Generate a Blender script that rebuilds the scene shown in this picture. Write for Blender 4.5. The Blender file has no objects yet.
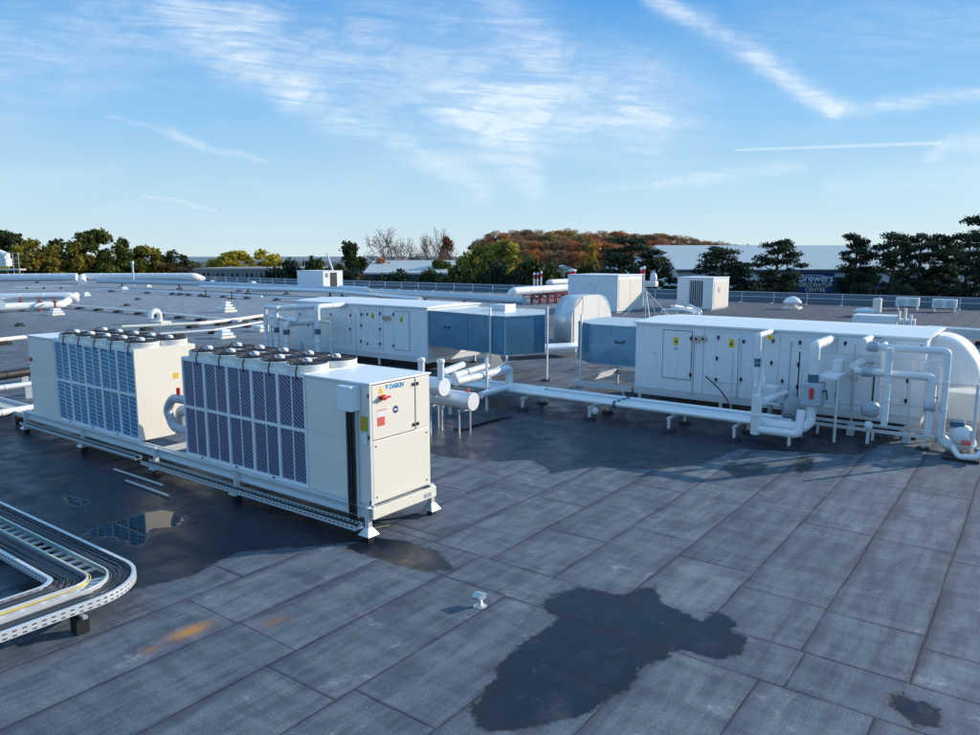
import bpy, bmesh, math, random
import numpy as np
from mathutils import Vector, Matrix
from math import sin, cos, tan, atan, atan2, hypot, pi, radians, floor, sqrt
random.seed(7); RNG = np.random.default_rng(7)
C = bpy.context.scene.collection
# ---------------------------------------------------------------- survey of the photograph (camera model)
FL, CX, CY, YH, CAMH = 750.0, 490.0, 367.5, 256.0, 5.0
PIT = atan((CY-YH)/FL)
AX = atan(1020/sqrt(FL*FL+111.5**2)) + 0
AX = atan2(-1020, FL/cos(PIT)) + pi
AY = AX - pi/2
def toW(r, f): return (r*sin(AX)+f*cos(AX), r*sin(AY)+f*cos(AY))
def ray(x, y):
    u = (x-CX)/FL; v = (y-CY)/FL
    return u, cos(PIT)-v*sin(PIT), -sin(PIT)-v*cos(PIT)
def G(x, y, z=0.0):
    r, f, u = ray(x, y); t = (z-CAMH)/u; X, Y = toW(r*t, f*t); return (X, Y, z)
def PY(x, y, Y):
    r, f, u = ray(x, y); a, b = toW(r, f); t = Y/b; return (a*t, Y, CAMH+u*t)
def PX(x, y, X):
    r, f, u = ray(x, y); a, b = toW(r, f); t = X/a; return (X, b*t, CAMH+u*t)
def PD(x, D, z=0.0):           # a spot at forward distance D seen at column x near the horizon
    X, Y = toW((x-CX)/FL*D, D); return (X, Y, z)
def ZT(y, D): return CAMH+(YH-y)/FL*D
YAW = atan2(toW(1, 0)[1], toW(1, 0)[0])   # world angle of the camera's right

# ---------------------------------------------------------------- node helper
class NG:
    def __init__(s, tree): s.t = tree; s.n = tree.nodes; s.l = tree.links
    def node(s, typ, **kw):
        n = s.n.new(typ)
        for k, v in kw.items(): setattr(n, k, v)
        return n
    def put(s, sock, v):
        if v is None: return
        if hasattr(v, 'links'): s.l.new(v, sock)
        else:
            if sock.type == 'RGBA' and hasattr(v, '__len__') and len(v) == 3: v = (*v, 1)
            sock.default_value = v
    def m(s, op, a, b=None, c=None, clamp=False):
        n = s.node('ShaderNodeMath', operation=op, use_clamp=clamp)
        s.put(n.inputs[0], a); s.put(n.inputs[1], b); s.put(n.inputs[2], c); return n.outputs[0]
    def v(s, op, a, b=None):
        n = s.node('ShaderNodeVectorMath', operation=op); s.put(n.inputs[0], a); s.put(n.inputs[1], b); return n.outputs[0]
    def dot(s, a, b):
        n = s.node('ShaderNodeVectorMath', operation='DOT_PRODUCT'); s.put(n.inputs[0], a); s.put(n.inputs[1], b); return n.outputs['Value']
    def xyz(s, a): n = s.node('ShaderNodeSeparateXYZ'); s.put(n.inputs[0], a); return n.outputs
    def comb(s, x, y, z=0.0):
        n = s.node('ShaderNodeCombineXYZ'); s.put(n.inputs[0], x); s.put(n.inputs[1], y); s.put(n.inputs[2], z); return n.outputs[0]
    def noise(s, vec, scale, detail=4, rough=.55, dist=0, color=False):
        n = s.node('ShaderNodeTexNoise'); s.put(n.inputs['Vector'], vec); n.inputs['Scale'].default_value = scale
        n.inputs['Detail'].default_value = detail; n.inputs['Roughness'].default_value = rough; n.inputs['Distortion'].default_value = dist
        return n.outputs['Color' if color else 'Fac']
    def white(s, vec):
        n = s.node('ShaderNodeTexWhiteNoise', noise_dimensions='3D'); s.put(n.inputs['Vector'], vec); return n.outputs['Value']
    def ss(s, x, a, b, lo=0.0, hi=1.0):
        n = s.node('ShaderNodeMapRange', interpolation_type='SMOOTHSTEP'); s.put(n.inputs[0], x)
        for i, q in enumerate((a, b, lo, hi)): s.put(n.inputs[i+1], q)
        return n.outputs[0]
    def mix(s, f, a, b, blend='MIX'):
        n = s.node('ShaderNodeMix', data_type='RGBA', blend_type=blend); s.put(n.inputs[0], f); s.put(n.inputs[6], a); s.put(n.inputs[7], b); return n.outputs[2]
    def mixf(s, f, a, b):
        n = s.node('ShaderNodeMix', data_type='FLOAT'); s.put(n.inputs[0], f); s.put(n.inputs[2], a); s.put(n.inputs[3], b); return n.outputs[0]
    def bump(s, h, strength, dist=.01):
        n = s.node('ShaderNodeBump'); s.put(n.inputs['Height'], h); n.inputs['Strength'].default_value = strength; n.inputs['Distance'].default_value = dist; return n.outputs[0]
    def attr(s, name): return s.node('ShaderNodeAttribute', attribute_name=name).outputs['Fac']
    def pos(s): return s.node('ShaderNodeNewGeometry').outputs['Position']

def newmat(name):
    m = bpy.data.materials.new(name); m.use_nodes = True
    g = NG(m.node_tree); return m, g, m.node_tree.nodes['Principled BSDF']

def paint(name, base, rough=.45, metal=0.0, var=.10, scale=1.3, streak=.12, dirt=(.25, .23, .2), bump=0.0, spec=.5, emit=None):
    m, g, p = newmat(name)
    P = g.pos()
    n1 = g.noise(P, scale, 5)
    n2 = g.noise(g.v('MULTIPLY', P, (9.0, 9.0, .7)), 1.0, 4)
    f = g.m('MULTIPLY', g.ss(n1, .35, .75), var)
    col = g.mix(f, base, [c*.72 for c in base])
    if streak:
        f2 = g.m('MULTIPLY', g.ss(n2, .52, .78), streak)
        col = g.mix(f2, col, dirt)
    g.put(p.inputs['Base Color'], col)
    g.put(p.inputs['Roughness'], g.m('ADD', g.m('MULTIPLY', g.m('SUBTRACT', n1, .5), .25), rough, clamp=True))
    p.inputs['Metallic'].default_value = metal
    p.inputs['Specular IOR Level'].default_value = spec
    if bump: g.put(p.inputs['Normal'], g.bump(g.noise(P, 2.2, 2), bump, .05))
    return m

M = {}
M['white'] = paint('white_paint', (.80, .83, .865), .42, 0, .14, .9, .20)
M['whitecap'] = paint('white_sheet', (.80, .84, .87), .35, 0, .10, .6, .06)
M['cream'] = paint('ivory_paint', (.79, .765, .715), .40, 0, .06, .8, .05)
M['creamlit'] = paint('ivory_lit_paint', (.86, .795, .68), .38, 0, .06, .8, .04)  # ivory again, with the sunlit warmth put into its colour
M['galv'] = paint('galvanised_steel', (.58, .62, .66), .42, .55, .22, 6, .15)
M['galvlight'] = paint('bright_galvanised', (.70, .73, .76), .4, .35, .15, 6, .10)
M['alu'] = paint('aluminium_cladding', (.80, .83, .86), .33, .35, .12, 2.5, .08, bump=.15)
M['aludark'] = paint('dull_cladding', (.48, .56, .62), .36, .5, .2, 2.5, .12, bump=.15)
M['lag'] = paint('white_lagging', (.78, .80, .82), .5, .05, .15, 3, .12)
M['grey'] = paint('grey_lagging', (.42, .47, .54), .5, .1, .3, 5, .15, bump=.4)
M['duct'] = paint('blue_grey_duct', (.12, .29, .44), .28, .45, .3, 1.4, .2, dirt=(.35, .45, .5), bump=.18)  # bare metal; its blue sky reflection is put into the base colour
M['ductpale'] = paint('pale_duct', (.62, .67, .72), .3, .5, .22, 1.5, .12, bump=.12)
M['rubber'] = paint('black_rubber', (.012, .013, .016), .6, 0, .2, 6, 0)
M['cablegrey'] = paint('sheen_black_cable', (.05, .058, .075), .4, 0, .3, 4, 0)  # black cable with bluish sky reflection put into the base colour
M['black'] = paint('black_plastic', (.015, .016, .02), .45, 0, .2, 6, 0)
M['dark'] = paint('dark_grey_guard', (.03, .035, .045), .5, .2, .2, 6, 0)
M['yellow'] = paint('yellow_sticker', (.80, .55, .02), .45, 0, .05, 6, .05)
M['yellowdull'] = paint('olive_yellow_label', (.50, .40, .03), .5, 0, .05, 6, .05)
M['red'] = paint('red_plastic', (.62, .03, .03), .4, 0, .05, 6, 0)
M['redlabel'] = paint('red_label', (.75, .12, .10), .5, 0, .05, 6, 0)
M['paper'] = paint('white_label', (.80, .80, .80), .5, 0, .02, 6, 0)
M['blueink'] = paint('blue_ink', (.03, .05, .22), .5, 0, .0, 6, 0)
M['cyan'] = paint('cyan_ink', (.01, .30, .52), .4, 0, .0, 6, 0)
M['lampglass'] = paint('lamp_glass', (.55, .50, .42), .25, 0, .05, 6, 0)
M['redsteel'] = paint('red_oxide_steel', (.28, .05, .045), .5, .1, .3, 3, .1)
M['band'] = paint('teal_identification_band', (.05, .13, .20), .4, 0, .1, 6, .05)
M['green'] = paint('green_tape', (.02, .22, .14), .5, 0, .1, 6, 0)
M['concrete'] = paint('concrete', (.32, .31, .29), .8, 0, .3, 1, .25)
M['navyclad'] = paint('navy_cladding', (.045, .075, .12), .45, .1, .2, .2, .1)
M['bluepara'] = paint('blue_grey_parapet', (.10, .16, .22), .5, .1, .25, .3, .15)
M['paleroof'] = paint('pale_metal_roof', (.55, .59, .585), .5, .2, .15, .1, .1)
M['palewall'] = paint('pale_wall', (.80, .82, .83), .6, 0, .12, .2, .1)
M['creamwall'] = paint('cream_wall', (.68, .60, .46), .6, 0, .12, .2, .1)
M['greywall'] = paint('grey_brown_wall', (.27, .26, .25), .7, 0, .2, .2, .2)
M['blackglass'] = paint('dark_glazing', (.02, .025, .03), .15, 0, .1, 1, 0)
M['signblue'] = paint('royal_blue_sign', (.012, .045, .26), .35, 0, .05, 1, 0)
M['signwhite'] = paint('white_letters', (.85, .85, .85), .5, 0, 0, 1, 0)
M['signcream'] = paint('pale_yellow_letters', (.80, .72, .38), .5, 0, 0, 1, 0)
M['ground'] = paint('ground_tarmac', (.055, .06, .055), .85, 0, .4, .05, 0)
M['hill'] = paint('hill_undergrowth', (.05, .05, .025), .9, 0, .5, .02, 0)
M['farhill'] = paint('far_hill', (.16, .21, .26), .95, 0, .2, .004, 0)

def coilmat(name, ca, cb, cc, per_=.085, slope=.62):
    m, g, p = newmat(name)
    x, y, z = g.xyz(g.pos())
    d = g.m('ADD', g.m('MULTIPLY', x, slope), z)
    st = g.m('ABSOLUTE', g.m('SUBTRACT', g.m('FRACT', g.m('DIVIDE', d, per_)), .5))
    st = g.ss(st, .12, .36)
    blot = g.noise(g.pos(), .9, 3)
    per = g.white(g.comb(g.m('FLOOR', g.m('DIVIDE', x, .406)), g.m('FLOOR', g.m('DIVIDE', z, 1.09))))
    ca2 = g.mix(g.m('MULTIPLY', per, .8), ca, cc)
    col = g.mix(st, ca2, cb)
    col = g.mix(g.m('MULTIPLY', g.ss(blot, .4, .7), .4), col, [c*.6 for c in ca])
    g.put(p.inputs['Base Color'], col); p.inputs['Roughness'].default_value = .35; p.inputs['Metallic'].default_value = .25
    return m
def perfmat():
    m = paint('perforated_steel', (.70, .73, .76), .4, .35, .15, 6, .10); g = NG(m.node_tree); p = m.node_tree.nodes['Principled BSDF']
    x, y, z = g.xyz(g.pos())
    a = g.m('LESS_THAN', g.m('FRACT', g.m('DIVIDE', g.m('SUBTRACT', x, y), .115)), .48)
    b = g.m('MAXIMUM', g.m('MAXIMUM', g.m('COMPARE', z, .335, .0085), g.m('COMPARE', z, .395, .0085)), g.m('COMPARE', z, .262, .013))
    f = g.m('MULTIPLY', a, b)
    old = p.inputs['Base Color'].links[0].from_socket
    g.put(p.inputs['Base Color'], g.mix(f, old, (.02, .025, .03))); return m
M['perf'] = perfmat()
M['coilnear'] = coilmat('coil_fins_slate', (.28, .30, .44), (.07, .078, .155), (.31, .32, .46))
M['coilfar'] = coilmat('coil_fins_blue', (.27, .55, .74), (.06, .20, .36), (.22, .39, .58), .105, .10)  # brighter blue puts sky reflection into the far fins' colour

# ---------------------------------------------------------------- felt roof material
def roofmat():
    m, g, p = newmat('mineral_felt_roofing')
    P = g.pos(); x0, y0, _ = g.xyz(P)
    wob = g.m('MULTIPLY', g.m('SUBTRACT', g.noise(P, .35, 3), .5), .07)
    wob2 = g.m('MULTIPLY', g.m('SUBTRACT', g.noise(g.v('ADD', P, (31.0, 7.0, 0.0)), .5, 3), .5), .07)
    x = g.m('ADD', x0, wob); y = g.m('ADD', y0, wob2)
    far = g.m('GREATER_THAN', y, 9.55)
    near = g.m('LESS_THAN', y, 8.58)
    isband = g.m('SUBTRACT', 1.0, g.m('ADD', far, near))
    off = g.mixf(far, -9.82, -8.36)
    xs = g.m('DIVIDE', g.m('SUBTRACT', x, off), 1.24)
    row = g.m('FLOOR', xs); fx = g.m('SUBTRACT', xs, row)
    dx = g.m('MULTIPLY', g.m('MINIMUM', fx, g.m('SUBTRACT', 1.0, fx)), 1.24)
    rr = g.white(g.comb(row, g.m('MULTIPLY', far, 37.0), 3.0))
    L = 3.5
    u = g.m('DIVIDE', g.m('ADD', y, g.m('MULTIPLY', rr, 9.0)), L)
    cu = g.m('FLOOR', u); fu = g.m('SUBTRACT', u, cu)
    du = g.m('MULTIPLY', g.m('MINIMUM', fu, g.m('SUBTRACT', 1.0, fu)), L)
    du = g.m('ADD', du, g.m('MULTIPLY', near, 0.0))
    # cross band
    db = g.m('MINIMUM', g.m('ABSOLUTE', g.m('SUBTRACT', y, 8.58)), g.m('ABSOLUTE', g.m('SUBTRACT', y, 9.55)))
    ub = g.m('DIVIDE', g.m('ADD', x, 2.1), 5.2); cb = g.m('FLOOR', ub); fb = g.m('SUBTRACT', ub, cb)
    dj = g.m('MULTIPLY', g.m('MINIMUM', fb, g.m('SUBTRACT', 1.0, fb)), 5.2)
    d = g.m('MINIMUM', g.m('ADD', g.m('MINIMUM', dx, du), g.m('MULTIPLY', isband, 50.0)), db)
    d = g.m('MINIMUM', d, g.m('ADD', dj, g.m('SUBTRACT', 50.0, g.m('MULTIPLY', isband, 50.0))))
    sheet = g.white(g.comb(g.m('ADD', row, g.m('MULTIPLY', isband, 500.0)), g.m('ADD', g.mixf(isband, cu, cb), g.m('MULTIPLY', far, 91.0)), 1.0))
    lapn = g.m('ADD', .10, g.m('MULTIPLY', g.noise(P, 1.1, 4, .65), .26))
    lap = g.m('MULTIPLY', g.ss(g.m('MULTIPLY', fx, 1.24), .02, lapn, 1.0, 0.0), g.m('SUBTRACT', 1.0, isband))
    linew = g.m('ADD', .006, g.m('MULTIPLY', g.noise(P, 5, 3), .012))
    line = g.m('SUBTRACT', 1.0, g.ss(d, .002, linew))
    soft = g.m('MULTIPLY', g.ss(d, 0.0, .10, 1.0, 0.0), .16)
    # colour
    base = g.mix(sheet, (.104, .128, .155), (.152, .179, .210))
    big = g.noise(P, .35, 5, .6); med = g.noise(P, 1.7, 6, .65)
    stre = g.noise(g.v('MULTIPLY', P, (3.2, .5, 1.0)), 1.0, 5, .6)
    base = g.mix(g.ss(big, .3, .7), g.mix(.55, base, (.085, .11, .155)), base)
    base = g.mix(g.m('MULTIPLY', g.ss(stre, .42, .72), .45), base, (.075, .095, .13))
    base = g.mix(g.m('MULTIPLY', g.ss(med, .55, .75), .30), base, (.095, .115, .15))
    pale = g.m('MULTIPLY', g.ss(g.noise(g.v('ADD', P, (5.0, 3.0, 0.0)), 1.15, 6, .65, .4), .58, .74), g.ss(g.noise(P, 9, 4, .7), .35, .7))
    base = g.mix(g.m('MULTIPLY', pale, .75), base, (.44, .46, .48))
    grain = g.noise(P, 48, 2, .75); speck = g.noise(P, 24, 2, .6)
    base = g.mix(g.m('MULTIPLY', g.m('MULTIPLY', g.ss(y0, 12.0, 45.0), g.ss(x0, -24.0, -50.0)), .75), base, (.30, .345, .40))  # far left felt lightened: grazing sky sheen put into the colour
    base = g.mix(g.m('MULTIPLY', g.m('MULTIPLY', g.ss(y0, 42.0, 60.0), g.ss(x0, -42.0, -20.0)), .65), base, (.055, .068, .09))  # far right felt darkened: parapet and tree shade put into the colour
    m1 = g.noise(g.v('MULTIPLY', P, (4.2, .75, 1.0)), 1.0, 6, .68, .3)
    m2 = g.noise(g.v('MULTIPLY', P, (.8, 3.4, 1.0)), 1.0, 5, .66, .4)
    mot = g.m('ADD', g.m('MULTIPLY', m1, .6), g.m('MULTIPLY', m2, .4))
    base = g.mix(.95, base, g.mix(g.ss(mot, .34, .66), [.55, .58, .63], [1.36, 1.34, 1.30]), 'MULTIPLY')
    bleed = g.m('MULTIPLY', g.ss(d, .0, g.m('ADD', .015, g.m('MULTIPLY', g.noise(P, 2.1, 4, .7), .07)), 1.0, 0.0), g.ss(g.noise(g.v('ADD', P, (17.0, 4.0, 0.0)), .9, 3), .38, .62))
    base = g.mix(g.m('MULTIPLY', bleed, .6), base, (.028, .036, .048))
    salt = g.m('MULTIPLY', g.ss(g.noise(g.v('MULTIPLY', P, (1.6, .8, 1.0)), 1.9, 6, .72, .8), .60, .78), g.ss(g.noise(P, 23, 2, .7), .40, .65))
    base = g.mix(g.m('MULTIPLY', salt, .6), base, (.52, .53, .53))
    base = g.mix(.8, base, g.mix(grain, [0.0]*3, [2.0]*3), 'MULTIPLY')
    base = g.mix(g.m('MULTIPLY', g.ss(speck, .69, .76), .7), base, (.42, .44, .46))
    base = g.mix(g.m('MULTIPLY', lap, g.ss(g.noise(P, .6, 3), .3, .65, .15, .6)), base, (.04, .048, .065))
    base = g.mix(soft, base, (.035, .042, .06))
    # rust
    rust = g.m('MULTIPLY', g.attr('rust'), g.ss(g.noise(g.v('MULTIPLY', P, (5.0, 1.3, 1.0)), 1.6, 6, .7), .22, .52))
    base = g.mix(g.m('MULTIPLY', rust, .95), base, (.50, .23, .06))
    # wet felt; traced shadow areas get the same dark colour
    edge = g.m('ADD', g.attr('wet'), g.m('MULTIPLY', g.m('SUBTRACT', g.noise(P, 2.2, 7, .72), .5), .55))
    wet = g.m('MULTIPLY', g.ss(edge, -.02, .06), g.ss(g.noise(g.v('ADD', P, (3.0, 8.0, 0.0)), .8, 5, .65), .25, .45, .55, 1.0))
    damp = g.ss(edge, -.30, .02)
    base = g.mix(g.m('MULTIPLY', damp, .30), base, (.045, .058, .078))
    rim = g.m('MULTIPLY', g.ss(edge, 0.0, .05), g.ss(edge, .06, .28, 1.0, 0.0))
    wetcol = g.mix(1.0, base, g.mix(g.ss(med, .35, .7), (.055, .092, .155), (.13, .185, .27)), 'MULTIPLY')  # navy tint puts the blue of the shade into the wet colour
    wetcol = g.mix(g.m('MULTIPLY', rim, .55), wetcol, (.008, .01, .014))
    ringn = g.ss(g.m('ABSOLUTE', g.m('SUBTRACT', edge, .47)), 0.0, .012, 1.0, 0.0)
    wetcol = g.mix(g.m('MULTIPLY', g.m('MULTIPLY', ringn, g.ss(g.noise(P, 2, 4), .5, .7)), .30), wetcol, (.34, .34, .32))
    pale2 = g.m('MULTIPLY', g.ss(g.noise(g.v('MULTIPLY', P, (1.0, .45, 1.0)), 2.4, 6, .7), .60, .76), .5)
    wetcol = g.mix(g.m('MULTIPLY', pale2, .8), wetcol, (.15, .175, .21))
    col = g.mix(wet, base, wetcol)
    col = g.mix(g.m('MULTIPLY', line, g.ss(g.noise(P, 1.6, 3), .25, .6, .35, .9)), col, (.010, .012, .016))
    pe = g.m('ADD', g.attr('pud'), g.m('MULTIPLY', g.m('SUBTRACT', g.noise(g.v('ADD', P, (9.0, 2.0, 0.0)), 3.0, 6, .65), .5), .5))
    pud = g.ss(pe, -.01, .03)
    col = g.mix(g.m('MULTIPLY', pud, .75), col, (.012, .016, .022))
    prim = g.m('MULTIPLY', g.ss(g.m('ABSOLUTE', g.m('ADD', pe, .02)), 0.0, .02, 1.0, 0.0), .35)
    col = g.mix(prim, col, (.25, .25, .24))
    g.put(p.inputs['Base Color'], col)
    r = g.mixf(wet, .86, g.mixf(g.ss(med, .35, .7), .34, .6)); r = g.mixf(pud, r, .02)
    g.put(p.inputs['Roughness'], r)
    g.put(p.inputs['Specular IOR Level'], g.mixf(pud, g.mixf(wet, .3, .34), .5))
    h = g.m('ADD', g.m('MULTIPLY', grain, .20), g.m('MULTIPLY', speck, .15))
    h = g.m('ADD', h, g.m('MULTIPLY', g.ss(d, 0.0, .035), .55))
    h = g.m('ADD', h, g.m('MULTIPLY', g.noise(P, 1.3, 3), 2.0))
    h = g.m('MULTIPLY', h, g.mixf(pud, g.mixf(wet, 1.0, .45), 0.0))
    g.put(p.inputs['Normal'], g.bump(h, .55, .012))
    return m
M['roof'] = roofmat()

def leafmat(name):
    m, g, p = newmat(name)
    oi = g.node('ShaderNodeObjectInfo')
    P = g.pos()
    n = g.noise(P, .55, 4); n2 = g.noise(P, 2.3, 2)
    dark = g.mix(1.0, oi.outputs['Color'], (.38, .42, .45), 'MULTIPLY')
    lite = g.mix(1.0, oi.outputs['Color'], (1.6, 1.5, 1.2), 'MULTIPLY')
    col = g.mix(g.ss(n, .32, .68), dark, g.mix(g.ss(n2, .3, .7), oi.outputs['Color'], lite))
    g.put(p.inputs['Base Color'], col); p.inputs['Roughness'].default_value = .7
    p.inputs['Specular IOR Level'].default_value = .2
    tr = g.node('ShaderNodeBsdfTranslucent'); g.put(tr.inputs['Color'], col)
    mx = g.node('ShaderNodeMixShader'); mx.inputs[0].default_value = .4
    g.l.new(p.outputs[0], mx.inputs[1]); g.l.new(tr.outputs[0], mx.inputs[2])
    g.l.new(mx.outputs[0], m.node_tree.nodes['Material Output'].inputs['Surface'])
    return m
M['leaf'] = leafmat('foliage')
M['bark'] = paint('bark', (.075, .055, .04), .9, 0, .4, 2, .2)
M['barkred'] = paint('pine_bark', (.13, .075, .05), .9, 0, .4, 2, .2)
M['twig'] = paint('bare_twigs', (.10, .075, .06), .9, 0, .3, 1, .1)

# ---------------------------------------------------------------- mesh builder
class MB:
    def __init__(s): s.v = []; s.f = []; s.sm = []
    def add(s, vs, fs, smooth=False):
        o = len(s.v); s.v += [tuple(q) for q in vs]; s.f += [tuple(i+o for i in f) for f in fs]
        s.sm += (smooth if isinstance(smooth, list) else [smooth]*len(fs)); return s
    def box(s, x0, x1, y0, y1, z0, z1, bev=0):
        x0, x1 = min(x0, x1), max(x0, x1); y0, y1 = min(y0, y1), max(y0, y1); z0, z1 = min(z0, z1), max(z0, z1)
        if not bev:
            vs = [(x, y, z) for z in (z0, z1) for y in (y0, y1) for x in (x0, x1)]
            return s.add(vs, [(0, 2, 3, 1), (4, 5, 7, 6), (0, 1, 5, 4), (2, 6, 7, 3), (0, 4, 6, 2), (1, 3, 7, 5)])
        bm = bmesh.new(); bmesh.ops.create_cube(bm, size=1)
        for q in bm.verts: q.co = Vector(((x0+x1)/2+q.co.x*(x1-x0), (y0+y1)/2+q.co.y*(y1-y0), (z0+z1)/2+q.co.z*(z1-z0)))
        bmesh.ops.bevel(bm, geom=bm.edges[:], offset=bev, segments=2, affect='EDGES', profile=.5)
        bm.verts.index_update()
        s.add([q.co[:] for q in bm.verts], [[q.index for q in f.verts] for f in bm.faces]); bm.free(); return s
    def obox(s, p0, p1, w, h, up=(0, 0, 1)):      # a bar with a rectangular section from p0 to p1
        p0, p1 = Vector(p0), Vector(p1); d = (p1-p0).normalized(); u = Vector(up)
        a = d.cross(u)
        if a.length < 1e-4: a = d.cross(Vector((1, 0, 0)))
        a.normalize(); b = a.cross(d).normalized()
        vs = [p+a*w*i+b*h*j for p in (p0, p1) for i, j in ((-.5, -.5), (.5, -.5), (.5, .5), (-.5, .5))]
        return s.add(vs, [(3, 2, 1, 0), (4, 5, 6, 7), (0, 1, 5, 4), (1, 2, 6, 5), (2, 3, 7, 6), (3, 0, 4, 7)])
    def cyl(s, p0, p1, r0, r1=None, seg=14, caps=True):
        r1 = r0 if r1 is None else r1
        p0, p1 = Vector(p0), Vector(p1); d = (p1-p0).normalized()
        a = d.orthogonal().normalized(); b = d.cross(a)
        vs = []
        for p, r in ((p0, r0), (p1, r1)):
            vs += [p+(a*cos(2*pi*i/seg)+b*sin(2*pi*i/seg))*r for i in range(seg)]
        fs = [(i, (i+1) % seg, seg+(i+1) % seg, seg+i) for i in range(seg)]; sm = [True]*seg
        if caps:
            o = len(vs); vs += vs[:]      # separate cap vertices keep the rim crisp
            fs += [tuple(o+i for i in range(seg-1, -1, -1)), tuple(o+seg+i for i in range(seg))]; sm += [False]*2
        return s.add(vs, fs, sm)
    def tube(s, path, r, seg=12, fil=0.0, caps=True, ridge=0):
        pts = [Vector(p) for p in path]
        if fil:
            q = [pts[0]]
            for i in range(1, len(pts)-1):
                a, b, c = pts[i-1], pts[i], pts[i+1]
                f = min(fil, (b-a).length*.49, (c-b).length*.49)
                p = b+(a-b).normalized()*f; w = b+(c-b).normalized()*f
                for k in range(7):
                    t = k/6; q.append(p*(1-t)**2+b*2*t*(1-t)+w*t*t)
            q.append(pts[-1]); pts = q
        if ridge:
            q = [pts[0]]; rr_ = [r]
            for a, b in zip(pts[:-1], pts[1:]):
                L = (b-a).length; k = int(L/ridge) if L > .3 else 0; d = (b-a).normalized()
                for i in range(1, k+1):
                    p = a+(b-a)*(i/(k+1))
                    for o_, m_ in ((-.075, 1), (-.030, 1), (-.022, 1.05), (.022, 1.05), (.030, 1), (.075, 1)): q.append(p+d*o_); rr_.append(r*m_)
                q.append(b); rr_.append(r)
            pts = q; r = rr_
        n = len(pts); vs = []; prev = None
        for i, p in enumerate(pts):
            d = ((pts[i+1]-p) if i < n-1 else (p-pts[i-1])).normalized()
            if 0 < i < n-1: d = ((pts[i+1]-p).normalized()+(p-pts[i-1]).normalized()).normalized()
            a = d.orthogonal().normalized() if prev is None else (prev-d*prev.dot(d)).normalized()
            prev = a; b = d.cross(a)
            rr = r[i] if isinstance(r, (list, tuple)) else r
            vs += [p+(a*cos(2*pi*k/seg)+b*sin(2*pi*k/seg))*rr for k in range(seg)]
        fs = [(i*seg+k, i*seg+(k+1) % seg, (i+1)*seg+(k+1) % seg, (i+1)*seg+k) for i in range(n-1) for k in range(seg)]
        sm = [True]*len(fs)
        if caps:
            o = len(vs); vs += vs[:seg]+vs[(n-1)*seg:n*seg]
            fs += [tuple(o+i for i in range(seg-1, -1, -1)), tuple(o+seg+i for i in range(seg))]; sm += [False]*2
        return s.add(vs, fs, sm)
    def lathe(s, c, prof, seg=18, smooth=True):
        vs = [(c[0]+r*cos(2*pi*k/seg), c[1]+r*sin(2*pi*k/seg), c[2]+z) for r, z in prof for k in range(seg)]
        fs = [(i*seg+k, i*seg+(k+1) % seg, (i+1)*seg+(k+1) % seg, (i+1)*seg+k) for i in range(len(prof)-1) for k in range(seg)]
        return s.add(vs, fs, smooth)
    def torus(s, c, R, r, seg=24, ts=6):
        vs = []; fs = []
        for i in range(seg):
            a = 2*pi*i/seg
            for k in range(ts):
                b = 2*pi*k/ts; vs.append((c[0]+(R+r*cos(b))*cos(a), c[1]+(R+r*cos(b))*sin(a), c[2]+r*sin(b)))
        for i in range(seg):
            for k in range(ts): fs.append((i*ts+k, ((i+1) % seg)*ts+k, ((i+1) % seg)*ts+(k+1) % ts, i*ts+(k+1) % ts))
        return s.add(vs, fs, True)
    def prism(s, poly, lo, hi, ax='z', smooth=False):
        def pt(a, b, c): return {'z': (a, b, c), 'y': (a, c, b), 'x': (c, a, b)}[ax]
        n = len(poly); vs = [pt(a, b, lo) for a, b in poly]+[pt(a, b, hi) for a, b in poly]
        fs = [tuple(range(n)), tuple(range(2*n-1, n-1, -1))]+[(i, (i+1) % n, n+(i+1) % n, n+i) for i in range(n)]
        return s.add(vs, fs, [False, False]+[smooth]*n)
    def build(s, name, mat, parent=None, label=None, recalc=True):
        me = bpy.data.meshes.new(name)
        o = bpy.data.objects.new(name, me)
        if parent is None:
            a = np.array(s.v); off = ((a[:, 0].min()+a[:, 0].max())/2, (a[:, 1].min()+a[:, 1].max())/2, a[:, 2].min())
        else:
            off = parent.get('_o', (0, 0, 0)); o.parent = parent
        o['_o'] = tuple(off)
        me.from_pydata([(x-off[0], y-off[1], z-off[2]) for x, y, z in s.v], [], s.f)
        me.polygons.foreach_set('use_smooth', s.sm)
        me.materials.append(M[mat] if isinstance(mat, str) else mat)
        if recalc:
            bm = bmesh.new(); bm.from_mesh(me); bmesh.ops.recalc_face_normals(bm, faces=bm.faces[:]); bm.to_mesh(me); bm.free()
        if parent is None: o.location = off
        if label: o['label'] = label
        C.objects.link(o); return o

def tag(o, label, cat, group=None):
    o['label'] = label; o['category'] = cat
    if group: o['group'] = group
    return o
def thing(name, label, cat, loc=(0, 0, 0), rotz=0.0, group=None, local=False):
    o = bpy.data.objects.new(name, None); C.objects.link(o); o.empty_display_size = .3
    o.location = loc; o.rotation_euler = (0, 0, rotz)
    o['_o'] = (0, 0, 0) if local else tuple(loc)
    return tag(o, label, cat, group)
def struct(o): o['kind'] = 'structure'; return o
def kids(o): return [c for c in o.children]
def dup(o, loc=None, rotz=None, label=None, group=None, parent=None, scale=None, color=None):
    c = o.copy(); C.objects.link(c)
    if parent is not None: c.parent = parent
    if loc is not None: c.location = loc
    if rotz is not None: c.rotation_euler = (0, 0, rotz)
    if scale is not None: c.scale = scale
    if color is not None: c.color = (*color, 1)
    if label: c['label'] = label
    if group: c['group'] = group
    for k in kids(o): dup(k, parent=c, color=color)
    return c
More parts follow.
